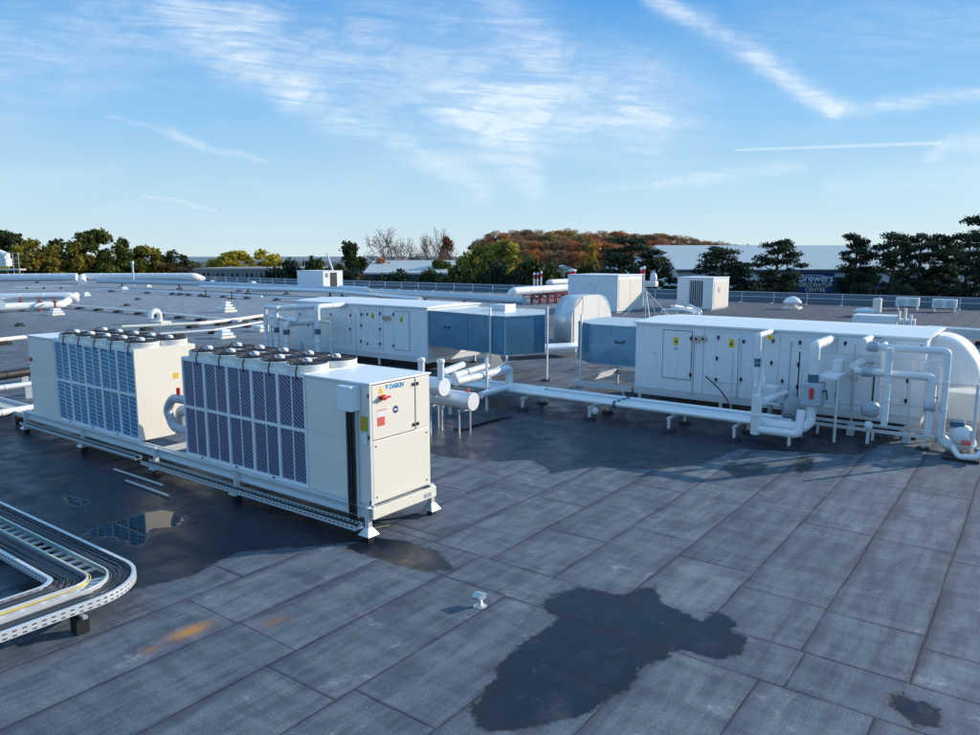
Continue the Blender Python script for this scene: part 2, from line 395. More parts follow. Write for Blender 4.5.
def text(name, body, size, mat, o3, xdir, parent=None, depth=.004, xs=1.0, bold=0.0):
    cu = bpy.data.curves.new(name, 'FONT'); cu.body = body; cu.size = size; cu.extrude = depth; cu.align_x = 'CENTER'; cu.offset = bold
    t = bpy.data.objects.new(name, cu); C.objects.link(t)
    bpy.context.view_layer.update()
    me = bpy.data.meshes.new_from_object(t.evaluated_get(bpy.context.evaluated_depsgraph_get()))
    C.objects.unlink(t); bpy.data.objects.remove(t)
    X = Vector((xdir[0], xdir[1], 0)).normalized(); Z = Vector((0, 0, 1)); N = X.cross(Z)   # N points to the reader
    off = Vector(parent['_o']) if parent is not None else Vector((0, 0, 0))
    mat4 = Matrix(((X.x*xs, Z.x, N.x, o3[0]-off.x), (X.y*xs, Z.y, N.y, o3[1]-off.y), (0, 1, 0, o3[2]-off.z), (0, 0, 0, 1)))
    me.transform(mat4); me.materials.clear(); me.materials.append(M[mat])
    o = bpy.data.objects.new(name, me); C.objects.link(o); o.parent = parent
    o['_o'] = tuple(off); return o

# ---------------------------------------------------------------- setting: roof deck with its damp and shade map, parapet, ground, hills
ROOF_Y1 = 85.0
def axis_lines(lo, f0, f1, hi, step):
    a = list(np.arange(f0, f1+1e-6, step)); s = step; q = f1
    while q < hi: s *= 1.35; q = min(hi, q+s); a.append(q)
    s = step; q = f0; b = []
    while q > lo: s *= 1.35; q = max(lo, q-s); b.append(q)
    return np.array(b[::-1]+a)
def sdf(poly, X, Y):
    P = np.array(poly); n = len(P); d = np.full(X.shape, 1e9); ins = np.zeros(X.shape, bool)
    for i in range(n):
        a, b = P[i], P[(i+1) % n]; ex, ey = b-a; wx, wy = X-a[0], Y-a[1]
        t = np.clip((wx*ex+wy*ey)/(ex*ex+ey*ey+1e-12), 0, 1)
        d = np.minimum(d, (wx-ex*t)**2+(wy-ey*t)**2)
        c = ((a[1] <= Y) & (b[1] > Y)) | ((b[1] <= Y) & (a[1] > Y))
        ins ^= c & (X < a[0]+(Y-a[1])*ex/(ey if abs(ey) > 1e-9 else 1e-9))
    return np.where(ins, 1, -1)*np.sqrt(d)
def pxpoly(pts): return [G(x, y)[:2] for x, y in pts]
def zz(ox, oy, s, pts): return pxpoly([(ox+x/s, oy+y/s) for x, y in pts])
WET_SHADE = [zz(420, 540, 2.722, [(322, 178), (370, 150), (415, 123), (460, 128), (520, 146), (560, 152), (600, 125), (645, 130), (672, 180), (720, 200), (770, 222), (785, 195), (830, 198), (880, 235), (852, 245), (900, 270), (880, 312), (800, 332), (740, 308), (668, 298), (680, 325), (612, 345), (590, 380), (530, 430), (450, 480), (380, 500), (320, 512), (240, 525), (170, 530), (140, 490), (135, 450), (180, 400), (210, 350), (250, 290), (310, 255), (375, 215)]),
       pxpoly([(340, 549), (372, 536), (400, 540), (440, 550), (452, 570), (420, 572), (380, 560)]),
       pxpoly([(140, 590), (190, 577), (238, 552), (330, 546), (371, 538), (372, 500), (300, 480), (168, 440), (40, 410), (-60, 405), (-200, 560), (-40, 590), (0, 560), (30, 566), (20, 600), (80, 600)]),  # damp felt plus the chillers' cast shadow, darkened together
       pxpoly([(425, 452), (450, 458), (494, 462), (530, 460), (551, 473), (600, 467), (660, 469), (700, 465), (740, 449), (790, 452), (860, 455), (872, 446), (905, 440), (820, 425), (640, 408), (500, 396), (425, 415)]),  # damp felt and the right unit's shadow area painted as one
       pxpoly([(722, 470), (745, 462), (770, 465), (760, 475), (735, 478)]),
       pxpoly([(795, 462), (815, 458), (812, 470), (796, 476)]),
       pxpoly([(880, 693), (905, 690), (940, 712), (945, 730), (915, 728)]),
       pxpoly([(560, 372), (640, 384), (640, 372), (600, 362)])]
PUD_ALL = [zz(0, 460, 3.675, [(290, 285), (370, 240), (470, 215), (545, 188), (600, 180), (640, 190), (695, 215), (640, 248), (560, 255), (530, 300), (500, 322), (440, 292), (380, 280)]),
       zz(0, 460, 3.675, [(235, 130), (290, 140), (335, 155), (290, 172), (240, 160)]),
       zz(0, 460, 3.675, [(-30, 100), (60, 60), (145, 110), (60, 160), (-30, 150)])]
PUD = PUD_ALL[:2]
def build_roof():
    xs = axis_lines(-165, -24, 2, 160, .09); ys = axis_lines(-40, 2.4, 26, ROOF_Y1, .09)
    X, Y = np.meshgrid(xs, ys); nx, ny = len(xs), len(ys)
    V = np.stack([X.ravel(), Y.ravel(), np.zeros(X.size)], 1)
    i = np.arange(nx*ny).reshape(ny, nx)
    F = np.stack([i[:-1, :-1], i[:-1, 1:], i[1:, 1:], i[1:, :-1]], -1).reshape(-1, 4)
    me = bpy.data.meshes.new('roof_deck')
    me.vertices.add(len(V)); me.vertices.foreach_set('co', V.ravel().astype(np.float32))
    me.loops.add(F.size); me.loops.foreach_set('vertex_index', F.ravel().astype(np.int32))
    me.polygons.add(len(F)); me.polygons.foreach_set('loop_start', np.arange(0, F.size, 4, dtype=np.int32)); me.polygons.foreach_set('loop_total', np.full(len(F), 4, np.int32))
    me.update(); me.validate()
    def att(name, val):
        a = me.attributes.new(name, 'FLOAT', 'POINT'); a.data.foreach_set('value', val.ravel().astype(np.float32))
    w = np.full(X.shape, -9.0)
    for p in WET_SHADE: w = np.maximum(w, sdf(p, X, Y))
    att('wet', np.clip(w, -1, 1))
    w = np.full(X.shape, -9.0)
    for p in PUD: w = np.maximum(w, sdf(p, X, Y))
    att('pud', np.clip(w, -1, 1))
    r = np.zeros(X.shape)
    for (px, py, rx, ry, am) in ((190, 631, .27, .12, 1.15), (150, 650, .12, .08, .5), (275, 621, .2, .11, .34)):
        c = G(px, py); r = np.maximum(r, am*np.exp(-((Y-c[1])/rx)**2-((X-c[0])/ry)**2))
    att('rust', r)
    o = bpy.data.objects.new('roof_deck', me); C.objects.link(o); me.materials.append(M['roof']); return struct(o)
build_roof()
struct(MB().box(-165, 160, -40, ROOF_Y1, -6.0, -.05).build('roof_fascia', 'navyclad'))
S = 4000
struct(MB().add([(-S, -S, -6.05), (S, -S, -6.05), (S, S, -6.05), (-S, S, -6.05)], [(0, 1, 2, 3)]).build('ground', 'ground', recalc=False))
tag(MB().box(-165.3, 160, ROOF_Y1, ROOF_Y1+.35, -.04, 1.05, .03).box(-165.35, -165, -40, ROOF_Y1, -.04, .7, .03).build('parapet_wall', 'bluepara'), 'long low blue grey parapet wall running behind the roof edge railing', 'parapet')

def hill(name, D, x0, x1, h, depth, mat, seed, low=0.0):
    rg = np.random.default_rng(seed); n = 70; mb = MB(); vs = []
    ph = rg.uniform(0, 6.28, 6)
    for j in range(14):
        for i in range(n):
            t = i/(n-1); px = x0+(x1-x0)*t; v = j/13
            env = min(1, 4*t, 4*(1-t)); env = env*env*(3-2*env)
            prof = sin(pi*min(1, v*1.0)*.5) if v < .7 else sin(pi*.35)
            z = -6.2+(h+6)*env*prof*(1+.10*sin(5*t*pi+ph[0])+.06*sin(13*t+ph[1])+.03*sin(41*t+ph[2]))
            X, Y, _ = PD(px, D+depth*v); vs.append((X, Y, z))
    fs = [(j*n+i, j*n+i+1, (j+1)*n+i+1, (j+1)*n+i) for j in range(13) for i in range(n-1)]
    return struct(mb.add(vs, fs, True).build(name, mat))
hill('hill', 300, 380, 800, 4.5, 160, 'hill', 3)
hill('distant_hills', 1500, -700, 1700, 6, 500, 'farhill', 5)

# ---------------------------------------------------------------- chillers
Y0, Y1, ZB, ZT_ = 9.0, 10.58, .63, 2.80
def fan_part(root, x, y, z, cream):
    f = MB(); R = .385
    f.lathe((x, y, z), [(R+.03, 0), (R+.025, .10), (R+.035, .12), (R+.01, .13), (R-.02, .115), (R-.03, .02)], 28)
    fan = f.build('fan', 'cream', root)
    g = MB()
    g.lathe((x, y, z+.055), [(.001, 0), (R-.03, 0)], 24, False)
    for rr in (.12, .17, .22, .27, .32, .37): g.torus((x, y, z+.14), rr, .009, 28, 4)
    for k in range(8):
        a = pi*k/4; g.tube([(x+.08*cos(a), y+.08*sin(a), z+.145), (x+.40*cos(a), y+.40*sin(a), z+.14)], .008, 4)
    g.build('guard', 'dark', fan)
    b = MB()
    for k in range(5):
        a = 2*pi*k/5+.4
        p = [Vector((x+r_*cos(a+da), y+r_*sin(a+da), z+hz)) for r_, da, hz in ((.10, 0, .10), (.35, -.18, .085), (.35, .22, .12), (.10, .35, .13))]
        b.add(p, [(0, 1, 2, 3)])
    b.build('blade', 'black', fan)
    mo = MB().lathe((x, y, z+.145), [(.001, .085), (.05, .082), (.082, .065), (.095, .035), (.095, .0), (.001, 0)], 20).build('motor', 'lag', fan)
    c = MB().tube([(x+.08, y-.08, z+.20), (x+.14, y-.2, z+.27), (x+.16, y-.33, z+.2), (x+.17, y-.43, z+.02), (x+.19, y-.42, z-.14)], .013, 6, .06)
    c.build('cable', 'black', mo)
    return fan
def chiller(label, c0, c1, f0, f1, coil, endface_x, fancount=5, dark=False):
    xa, xb = min(c0, f0), max(c1, f1)
    root = thing('air_cooled_chiller', label, 'chiller', ((xa+xb)/2, (Y0+Y1)/2, 0.0))
    # core casing: recessed over the coil range, full depth over the flat cabinet
    MB().box(c0, c1, Y0+.06, Y1-.06, ZB+.02, ZT_).build('casing', 'cream', root)
    cab = MB().box(f0, f1, Y0+.02, Y1-.0, ZB, ZT_-.015, .012).build('cabinet', 'cream', root)
    lid = MB().box(f0-.02 if f0 < c0 else f0-.0, f1+.03, Y0-.015, Y1+.02, ZT_-.012, ZT_+.022, .008).build('lid', 'whitecap', cab)
    # pressed diamond creases on the flat front
    w = f1-f0; cr = MB(); m0, m1 = (f0+.05, f1-.48) if f0 > c0 else (f0+.05, f1-.05)
    for z0, z1 in ((ZB+.06, 1.70), (1.76, ZT_-.06)):
        a, b, mx, mz = m0, m1, (m0+m1)/2, (z0+z1)/2; y = Y0+.012; d = .014
        o = [(a, y, z0), (b, y, z0), (b, y, z1), (a, y, z1), (mx, y-d, mz)]
        cr.add(o, [(0, 1, 4), (1, 2, 4), (2, 3, 4), (3, 0, 4)])
    cr.build('front_panel', 'cream', cab)
    # fan deck
    MB().box(c0, c1, Y0+.02, Y1-.02, ZT_, ZT_+.03, .008).build('fan_deck', 'cream', root)
    # coil frame + coils, both long sides
    ncol = 5; cw = (c1-c0)/ncol
    for side, (yf, yb) in enumerate(((Y0, Y0+.06), (Y1-.06, Y1))):
        fr = MB()
        for k in range(ncol+1):
            x = c0+k*cw; hw = .035 if 0 < k < ncol else .045
            fr.box(max(c0, x-hw), min(c1, x+hw), yf, yb, ZB, ZT_+.02)
            if k < ncol: fr.box(x+cw/2-.012, x+cw/2+.012, yf+.015, yb-.01, ZB+.05, ZT_-.05)
        for z0, z1 in ((ZB, ZB+.06), (1.70, 1.76), (ZT_-.05, ZT_+.02)):
            fr.box(c0+.01, c1-.01, yf+.006, yb-.006, z0, z1)
        fr.build('coil_frame', 'whitecap' if side == 0 else 'cream', root)
        for k in range(ncol):
            for z0, z1 in ((ZB+.06, 1.70), (1.76, ZT_-.05)):
                if side == 0: MB().box(c0+k*cw+.035, c0+(k+1)*cw-.035, Y0+.03, Y0+.055, z0, z1).build('coil_panel', coil, root)
                else: MB().box(c0+k*cw+.035, c0+(k+1)*cw-.035, Y1-.055, Y1-.03, z0, z1).build('coil_panel', coil, root)
        if side == 0:
            for k in range(ncol*2):
                MB().box(c0+k*cw/2+.17, c0+k*cw/2+.23, Y0-.012, Y0+.002, ZB+.012, ZB+.04).build('latch', 'black', root) if k % 3 == 1 else None
    fx = [(c0+c1)/2+(k-(fancount-1)/2)*(c1-c0-.82)/(fancount-1) for k in range(fancount)]
    first = fan_part(root, fx[0], Y0+.42, ZT_+.03, None)
    for iy, y in enumerate((Y0+.42, Y1-.42)):
        for ix, x in enumerate(fx):
            if ix == 0 and iy == 0: continue
            dup(first, loc=(x-fx[0], y-Y0-.42, 0), parent=root)
    return root, cab
near, ncab = chiller('ivory rooftop chiller in front, slate purple coils, wall switch panel facing right', -15.1, -11.0, -11.0, -9.3, 'coilnear', -9.3)
X1 = -9.3
# end face of the near chiller: door with hardware, lower panel
ep = MB().box(X1-.002, X1+.018, Y0+.05, 10.14, 1.80, 2.77, .005).build('control_door', 'creamlit', near)
MB().box(X1-.004, X1+.004, Y0+.03, 10.16, 1.785, 2.785).build('gasket', 'black', ep)
h = MB()
for z in (2.66, 1.9):
    MB().box(X1+.018, X1+.04, 10.08, 10.13, z-.03, z+.03, .004).build('handle', 'black', ep)
    MB().box(X1+.006, X1+.04, 10.19, 10.24, z-.03, z+.03, .004).build('hinge', 'black', near)
sp = MB().box(X1-.002, X1+.016, 10.175, Y1-.03, 1.80, 2.77, .004).build('side_panel', 'creamlit', near)
lp = MB().box(X1-.002, X1+.016, Y0+.05, Y1-.03, ZB+.03, 1.775, .005).build('lower_panel', 'creamlit', near)
for y in (Y0+.12, Y1-.12):
    for z in (ZB+.12, 1.68): MB().cyl((X1+.014, y, z), (X1+.024, y, z), .016, seg=8).build('fixing', 'black', lp)
text('maker_name', 'DAIKIN', .115, 'cyan', (X1+.019, 9.67, 2.66), (0, 1), ep, .002, .98, .004)
MB().prism([(9.385, 2.745), (9.455, 2.745), (9.415, 2.66)], X1+.018, X1+.022, 'x').build('logo', 'cyan', ep)
MB().prism([(9.20, 2.61), (9.33, 2.61), (9.265, 2.73)], X1+.018, X1+.021, 'x').build('warning_label', 'yellow', ep)
sw = MB().box(X1+.018, X1+.055, 9.22, 9.36, 2.50, 2.58, .008); sw.cyl((X1+.05, 9.29, 2.54), (X1+.10, 9.29, 2.54), .05, seg=16); sw.box(X1+.09, X1+.125, 9.22, 9.42, 2.525, 2.57, .008)
sw.build('isolator_switch', 'red', ep)
MB().box(X1+.017, X1+.020, 9.17, 9.40, 2.19, 2.31).build('paper_label', 'paper', ep)
MB().box(X1+.019, X1+.022, 9.17, 9.41, 2.305, 2.32).build('label_heading', 'redlabel', ep)
MB().box(X1+.019, X1+.022, 9.17, 9.35, 2.03, 2.19).build('notice_label', 'redlabel', ep)
MB().cyl((X1+.017, 9.63, 2.266), (X1+.021, 9.63, 2.266), .07, seg=20).build('round_label', 'blueink', ep)
MB().box(X1+.020, X1+.0225, 9.59, 9.67, 2.25, 2.28).build('label_print', 'paper', ep)
# corner strip, junction box with cables, labels on the long front
MB().box(X1-.04, X1+.012, Y0-.008, Y0+.05, ZB, ZT_-.02, .006).build('corner_post', 'cream', near)
for z in (2.6, 1.86, .68): MB().box(X1-.03, X1+.0, Y0-.02, Y0-.006, z-.035, z+.035, .003).build('latch', 'black', near)
MB().box(-9.88, -9.53, Y0-.22, Y0+.01, 2.32, 2.76, .012).build('junction_box', 'whitecap', near)
cb = MB()
for i in range(6):
    x = -9.80+.035*i; cb.tube([(x, Y0-.07-.02*(i % 2), 2.33), (x+.005, Y0-.06-.02*(i % 2), 1.4), (x-.005, Y0-.06-.02*(i % 2), .5), (x+.02, Y0-.06, .24), (x+.10+.03*i, Y0+.05, .12+.01*i), (x+.25, Y0+.5, .10)], .019, 8, .1)
cb.build('cable_bundle', 'black', near)
MB().box(-9.66, -9.60, Y0-.05, Y0-.002, .35, 2.30, .004).build('cable_duct', 'galvlight', near)
MB().box(-9.53, -9.35, Y0-.006, Y0+.002, 1.96, 2.22).build('rating_label', 'yellowdull', near)
MB().box(-9.51, -9.37, Y0-.006, Y0+.002, 1.72, 1.92).build('data_plate', 'whitecap', near)
MB().box(-9.90, -9.885, Y0-.004, Y0+.002, ZB+.02, ZT_-.05).build('panel_joint', 'dark', near)

far_, fcab = chiller('ivory rooftop chiller behind on the left, bright blue coils, blank end cabinet', -21.2, -17.1, -22.83, -21.2, 'coilfar', -17.1)
MB().box(-17.1, -17.085, Y0+.0, Y1, ZB, ZT_+.03, .004).build('end_panel', 'creamlit', far_)
MB().box(-17.085, -17.08, 9.95, 10.09, 2.02, 2.16).build('warning_label', 'yellow', far_)
MB().cyl((-22.65, Y0+.02, 2.15), (-22.65, Y0-.03, 2.15), .055, seg=14).build('stop_button', 'red', far_)
# grey lagged pump loop between the two chillers
pl = thing('lagged_pipe_loop', 'grey lagged pipe loop squeezed between the two chillers', 'pipework', (-15.7, 9.7, .6))
MB().tube([(-15.05, 9.45, 1.72), (-16.25, 9.42, 1.72), (-16.5, 9.4, 1.4), (-16.2, 9.38, 1.02), (-15.05, 9.4, 1.0)], .105, 12, .15).build('pipe', 'grey', pl)
MB().tube([(-15.05, 9.75, 1.35), (-16.5, 9.75, 1.35), (-16.55, 9.75, .75)], .13, 12, .15).build('pipe', 'grey', pl)
MB().cyl((-16.0, 9.42, 1.83), (-16.0, 9.42, 1.98), .045).build('valve', 'red', pl)

# ---------------------------------------------------------------- steel support frame beneath the chillers
fr = thing('steel_support_frame', 'long galvanised steel support frame carrying both chillers on splayed feet', 'support frame', (-16, 9.8, 0))
def cbeam(x0, x1, y, z0, z1, out):
    b = MB(); t = .012; w = .08
    b.box(x0, x1, y-t/2, y+t/2, z0, z1); b.box(x0, x1, min(y, y+out*w), max(y, y+out*w), z1-t, z1+.002); b.box(x0, x1, min(y, y+out*w), max(y, y+out*w), z0-.002, z0+t)
    return b
LEGX = [-9.33, -13.2, -16.3, -19.8, -23.2]
for y, s_ in ((Y0+.0, -1), (Y1-.02, 1)):
    cbeam(-23.3, -9.24, y, .41, .60, s_).build('beam', 'galvlight', fr)
    MB().box(-23.3, -9.24, y-.03*s_-.02, y-.03*s_+.02, .605, .628).build('rail', 'galvlight', fr)
for x in LEGX+[-11.2, -14.8, -18, -21.5]:
    MB().box(x-.04, x+.04, Y0+.02, Y1-.05, .45, .58).build('cross_beam', 'galvlight', fr)
MB().box(-9.24, -9.20, Y0-.06, Y1+.05, .40, .60, .004).build('end_beam', 'creamlit', fr)  # galvanised beam given the sunlit ivory tone on its lit end
MB().box(-9.205, -9.195, Y1-.30, Y1-.1, .44, .52).build('label', 'grey', fr)
for x in LEGX:
    for y in (Y0-.06, Y1+.05):
        l = MB().box(x-.045, x+.045, y-.045, y+.045, .20, .62).build('leg', 'galvlight', fr)
        ft = MB(); a = .135; c = .05
        ft.add([(x-a, y-a, .11), (x+a, y-a, .11), (x+a, y+a, .11), (x-a, y+a, .11), (x-c, y-c, .24), (x+c, y-c, .24), (x+c, y+c, .24), (x-c, y+c, .24)],
               [(3, 2, 1, 0), (4, 5, 6, 7), (0, 1, 5, 4), (1, 2, 6, 5), (2, 3, 7, 6), (3, 0, 4, 7)])
        ft.build('foot', 'galvlight', l)
        MB().box(x-.06, x+.06, y-.06, y+.06, 0, .115).build('pad', 'rubber', l)
# perforated cable trays slung under the frame
def perf_tray(x0, x1, y, z, w, name, label, h=.09):
    t = thing(name, label, 'cable tray', ((x0+x1)/2, y, 0))
    b = MB().box(x0, x1, y-w/2, y+w/2, z, z+.01)
    b.box(x0, x1, y-w/2-.004, y-w/2+.004, z-.001, z+h); b.box(x0, x1, y+w/2-.004, y+w/2+.004, z-.001, z+h)
    b.build('channel', 'perf', t)
    cab = MB()
    for k in range(3): cab.tube([(x0+.1, y-.06+.06*k, z+.03), ((x0+x1)/2, y-.05+.05*k, z+.035), (x1-.1, y-.06+.06*k, z+.03)], .018, 6)
    cab.build('cable', 'black', t)
    hg = int((x1-x0)/1.6)
    for i in range(hg+1):
        x = x0+.2+i*(x1-x0-.4)/max(1, hg); MB().box(x-.02, x+.02, y-.012, y+w/2+.1, z-.03, z-.003).build('bracket', 'galv', t)
    return t
perf_tray(-16.6, -9.45, Y0-.17, .21, .2, 'cable_tray', 'perforated cable tray slung low along the front chiller frame')
perf_tray(-23.2, -16.9, Y0-.15, .25, .16, 'cable_tray', 'perforated cable tray slung low along the rear left chiller frame')
for i, (a, b, lab) in enumerate((((-17.3, 8.45), (-15.2, 8.45), 'rearmost loose steel strut lying below the frame'), ((-16.2, 8.15), (-14.4, 8.12), 'front loose steel strut lying below the frame'))):
    tag(MB().obox((a[0], a[1], .04), (b[0], b[1], .04), .035, .035).build('loose_strut', 'galvlight'), lab+' on wet felt', 'strut', 'loose struts on the wet roof')

# ---------------------------------------------------------------- air handling units
def Z(ox, oy, s): return lambda x, y: (ox+x/s, oy+y/s)
z4 = Z(560, 290, 4.4545); z5 = Z(740, 300, 4.083); z3 = Z(240, 270, 2.722); z8 = Z(840, 320, 4.9); z9 = Z(740, 310, 4.9); z10 = Z(250, 290, 9.8)
def ahu(label, x0, x1, y0, y1, split, legs):
    t = thing('air_handling_unit', label, 'air handling unit', ((x0+x1)/2, (y0+y1)/2, 0))
    body = MB().box(x0, x1, y0, y1, .60, 2.76, .015).build('casing', 'white', t)
    cap = MB()
    cap.prism([(y0-.07, 2.765), (y0-.07, 2.82), ((y0+y1)/2, 2.90), (y1+.07, 2.82), (y1+.07, 2.765)], x0-.07, x1+.07, 'x')
    cap.build('roof_cap', 'whitecap', t)
    for x in split: MB().box(x-.012, x+.012, y0-.003, y0+.01, .62, 2.74).build('section_joint', 'grey', body)
    b = MB()
    for y in (y0+.03, y1-.03): b.box(x0-.02, x1+.02, y-.035, y+.035, .38, .597)
    for x in (x0+.03, x1-.03): b.box(x-.035, x+.035, y0+.06, y1-.06, .385, .592)
    b.build('base_frame', 'galvlight', t)
    for x in legs:
        for y in (y0+.03, y1-.03):
            l = MB().box(x-.045, x+.045, y-.045, y+.045, .06, .382).build('leg', 'galvlight', t)
            MB().box(x-.16, x+.16, y-.16, y+.16, 0, .065, .01).build('pad', 'rubber', l)
    return t, body
def door(t, y, a, b, strong=False, mat='white'):
    (x0, _, z1), (x1, _, z0) = PY(*a, y), PY(*b, y)
    g = .02 if strong else .009
    d = MB().box(x0, x1, y-.018, y+.005, z0, z1, .004).build('door', mat, t)
    MB().box(x0-g, x1+g, y-.006, y+.004, z0-g, z1+g).build('gasket', 'black' if strong else 'grey', d)
    return d
def knob(d, y, *px):
    for p in px:
        x, _, z = PY(*p, y-.04)
        b = MB().box(x-.035, x+.035, y-.05, y-.0, z-.04, z+.04, .006); b.box(x-.02, x+.02, y-.07, y-.05, z-.085, z+.02, .004)
        b.build('handle', 'black', d)
def warn(d, y, p, w=.17, h=.26):
    x, _, z = PY(*p, y)
    s = MB().box(x-w/2, x+w/2, y-.023, y-.016, z-h/2, z+h/2).build('warning_label', 'yellow', d)
    MB().prism([(x-.05, z-.05), (x+.05, z-.05), (x, z+.06)], y-.026, y-.022, 'y').build('symbol', 'black', s)
A2, A2b = ahu('white air handling unit on the right with lagged pipe drops along its front', -11.1, -2.55, 23.2, 27.0, (-8.72, -6.72, -4.62, -3.9), (-10.9, -8.1, -5.3, -2.75))
Y = 23.2
d = door(A2, Y, z4(463, 178), z4(580, 400), True); warn(d, Y, z4(518, 228)); knob(d, Y, z4(583, 213), z4(579, 376))
x, _, zc = PY(*z4(516, 260), Y); MB().box(x-.07, x+.07, Y-.023, Y-.016, zc-.05, zc+.04).build('grey_label', 'grey', d)
for q in (z4(610, 217), z4(640, 217)):
    x, _, zc = PY(*q, Y)
    l = MB().cyl((x, Y+.0, zc), (x, Y-.08, zc), .12, .11, 18).build('bulkhead_lamp', 'lampglass', A2)
    MB().cyl((x, Y-.078, zc), (x, Y-.10, zc), .045, .03, 12).build('lens', 'black', l)
d = door(A2, Y, z4(700, 188), z4(800, 420)); warn(d, Y, z4(765, 238)); knob(d, Y, z4(705, 210), z4(698, 302), z4(695, 397), z4(818, 228), z4(805, 397))
d = door(A2, Y, z5(58, 128), z5(150, 415)); knob(d, Y, z5(135, 165), z5(128, 255), z5(172, 330))
d = door(A2, Y, z5(160, 205), z5(236, 420)); knob(d, Y, z5(238, 262), z5(233, 353))
d = door(A2, Y, z5(242, 150), z5(395, 205)); knob(d, Y, z5(245, 172))
d = door(A2, Y, z5(242, 212), z5(385, 420)); knob(d, Y, z5(398, 303), z5(392, 383))
d = door(A2, Y, z5(402, 150), z5(540, 265)); knob(d, Y, z5(430, 175))
d = door(A2, Y, z5(400, 290), z5(530, 435))
x, _, zc = PY(*z5(467, 321), Y); MB().cyl((x, Y, zc), (x, Y-.05, zc), .10, seg=16).build('vent_grille', 'lampglass', A2)
d = door(A2, Y, z5(620, 163), z5(752, 295)); knob(d, Y, z5(630, 187), z5(740, 190))
d = door(A2, Y, z5(590, 315), z5(682, 432)); knob(d, Y, z5(683, 327), z5(676, 410))
d = door(A2, Y, z5(690, 300), z5(748, 435))
x, _, zc = PY(*z4(423, 280), Y); MB().torus((x, Y-.02, zc), .05, .012).build('gauge_port', 'galv', A2)
# conduit and unistrut along the front
rl = MB(); a, b = PY(*z5(330, 228), 22.9), PY(*z5(830, 268), 22.9)
rl.box(a[0], b[0], 22.88, 22.92, 2.22, 2.26)
rl.build('strut_rail', 'galv', A2)
for xx in (-9.05, -7.6, -6.05, -4.3):
    MB().cyl((xx, Y-.03, .55), (xx, Y-.03, 2.5), .018, seg=8).build('conduit', 'galv', A2)

A1, A1b = ahu('white air handling unit at centre rear, behind the front chiller', -30.2, -21.45, 24.3, 28.0, (-27.9, -25.6, -24.1), (-30, -27.3, -24.4, -21.7))
Y = 24.3
d = door(A1, Y, z3(420, 113), z3(462, 220), True); warn(d, Y, z3(440, 135)); knob(d, Y, z3(417, 120), z3(417, 205))
for q in (z3(395, 130), z3(406, 130)):
    x, _, zc = PY(*q, Y)
    l = MB().cyl((x, Y, zc), (x, Y-.08, zc), .13, .12, 18).build('bulkhead_lamp', 'lampglass', A1)
    MB().cyl((x, Y-.078, zc), (x, Y-.10, zc), .05, .035, 12).build('lens', 'red', l)
d = door(A1, Y, z3(345, 110), z3(382, 216)); warn(d, Y, z3(362, 125)); knob(d, Y, z3(346, 120), z3(346, 200), z3(380, 118), z3(380, 160), z3(380, 200))
d = door(A1, Y, z3(308, 107), z3(330, 208)); knob(d, Y, z3(330, 120), z3(329, 150), z3(328, 193))
d = door(A1, Y, z3(246, 104), z3(304, 200)); knob(d, Y, z3(300, 122), z3(299, 160), z3(247, 120))
d = door(A1, Y, z3(205, 103), z3(240, 190)); knob(d, Y, z3(207, 120), z3(205, 170))
d = door(A1, Y, z3(160, 103), z3(200, 185)); knob(d, Y, z3(162, 120), z3(185, 150))

# ---------------------------------------------------------------- blue grey ducts
def duct(label, poly, z0, z1, seams, legs, mat='duct'):
    cx = sum(p[0] for p in poly)/len(poly); cy = sum(p[1] for p in poly)/len(poly)
    t = thing('rectangular_duct', label, 'duct', (cx, cy, 0))
    MB().prism(poly, z0, z1).build('duct_wall', mat, t)
    MB().prism([(cx+(p[0]-cx)*1.004, cy+(p[1]-cy)*1.006) for p in poly], z1+.002, z1+.025).build('top_sheet', 'ductpale', t)
    for (i, f) in seams:
        a, b = poly[i], poly[(i+1) % len(poly)]
        x, y = a[0]+(b[0]-a[0])*f, a[1]+(b[1]-a[1])*f
        MB().box(x-.02, x+.02, y-.02, y+.02, z0-.01, z1+.03).build('flange', mat, t)
    for i in range(len(poly)-1):
        a, b = poly[i], poly[i+1]; dd_ = Vector((b[0]-a[0], b[1]-a[1], 0)).normalized(); nn_ = Vector((dd_.y, -dd_.x, 0))
        if nn_.dot(Vector(((a[0]+b[0])/2-cx, (a[1]+b[1])/2-cy, 0))) < 0: nn_ = -nn_
        if i == len(poly)-2: continue
        for zz_ in (z0+.03, z1-.03):
            MB().obox(Vector((*a, zz_))+nn_*.012, Vector((*b, zz_))+nn_*.012, .03, .045).build('edge_flange', mat, t)
        m_ = Vector(((a[0]+b[0])/2, (a[1]+b[1])/2, (z0+z1)/2))+nn_*.022
        cr_ = [Vector((*a, z0+.06))+nn_*.004, Vector((*b, z0+.06))+nn_*.004, Vector((*b, z1-.06))+nn_*.004, Vector((*a, z1-.06))+nn_*.004]
        MB().add(cr_+[m_], [(0, 1, 4), (1, 2, 4), (2, 3, 4), (3, 0, 4)]).build('creased_panel', mat, t)
    for (x, y) in legs:
        l = MB().box(x-.03, x+.03, y-.03, y+.03, .05, z1+.35).build('support_post', 'galvlight', t)
        MB().cyl((x, y, 0), (x, y, .06), .22, .2, 16).build('pad', 'rubber', l)
    return t
D1 = duct('blue grey cranked metal duct leaving the centre rear air handling unit', [(-21.45, 24.4), (-19.0, 24.0), (-16.9, 23.7), (-16.15, 25.4), (-17.6, 27.7), (-21.45, 27.6)], 1.15, 2.66,
          [(0, 1.0), (1, .5), (1, 1.0), (2, 1.0)], [(-17.6, 23.7), (-16.05, 25.45)])
MB().box(-19.4, -18.6, 26.1, 26.9, 2.69, 2.93, .01).build('damper_box', 'galvlight', D1)
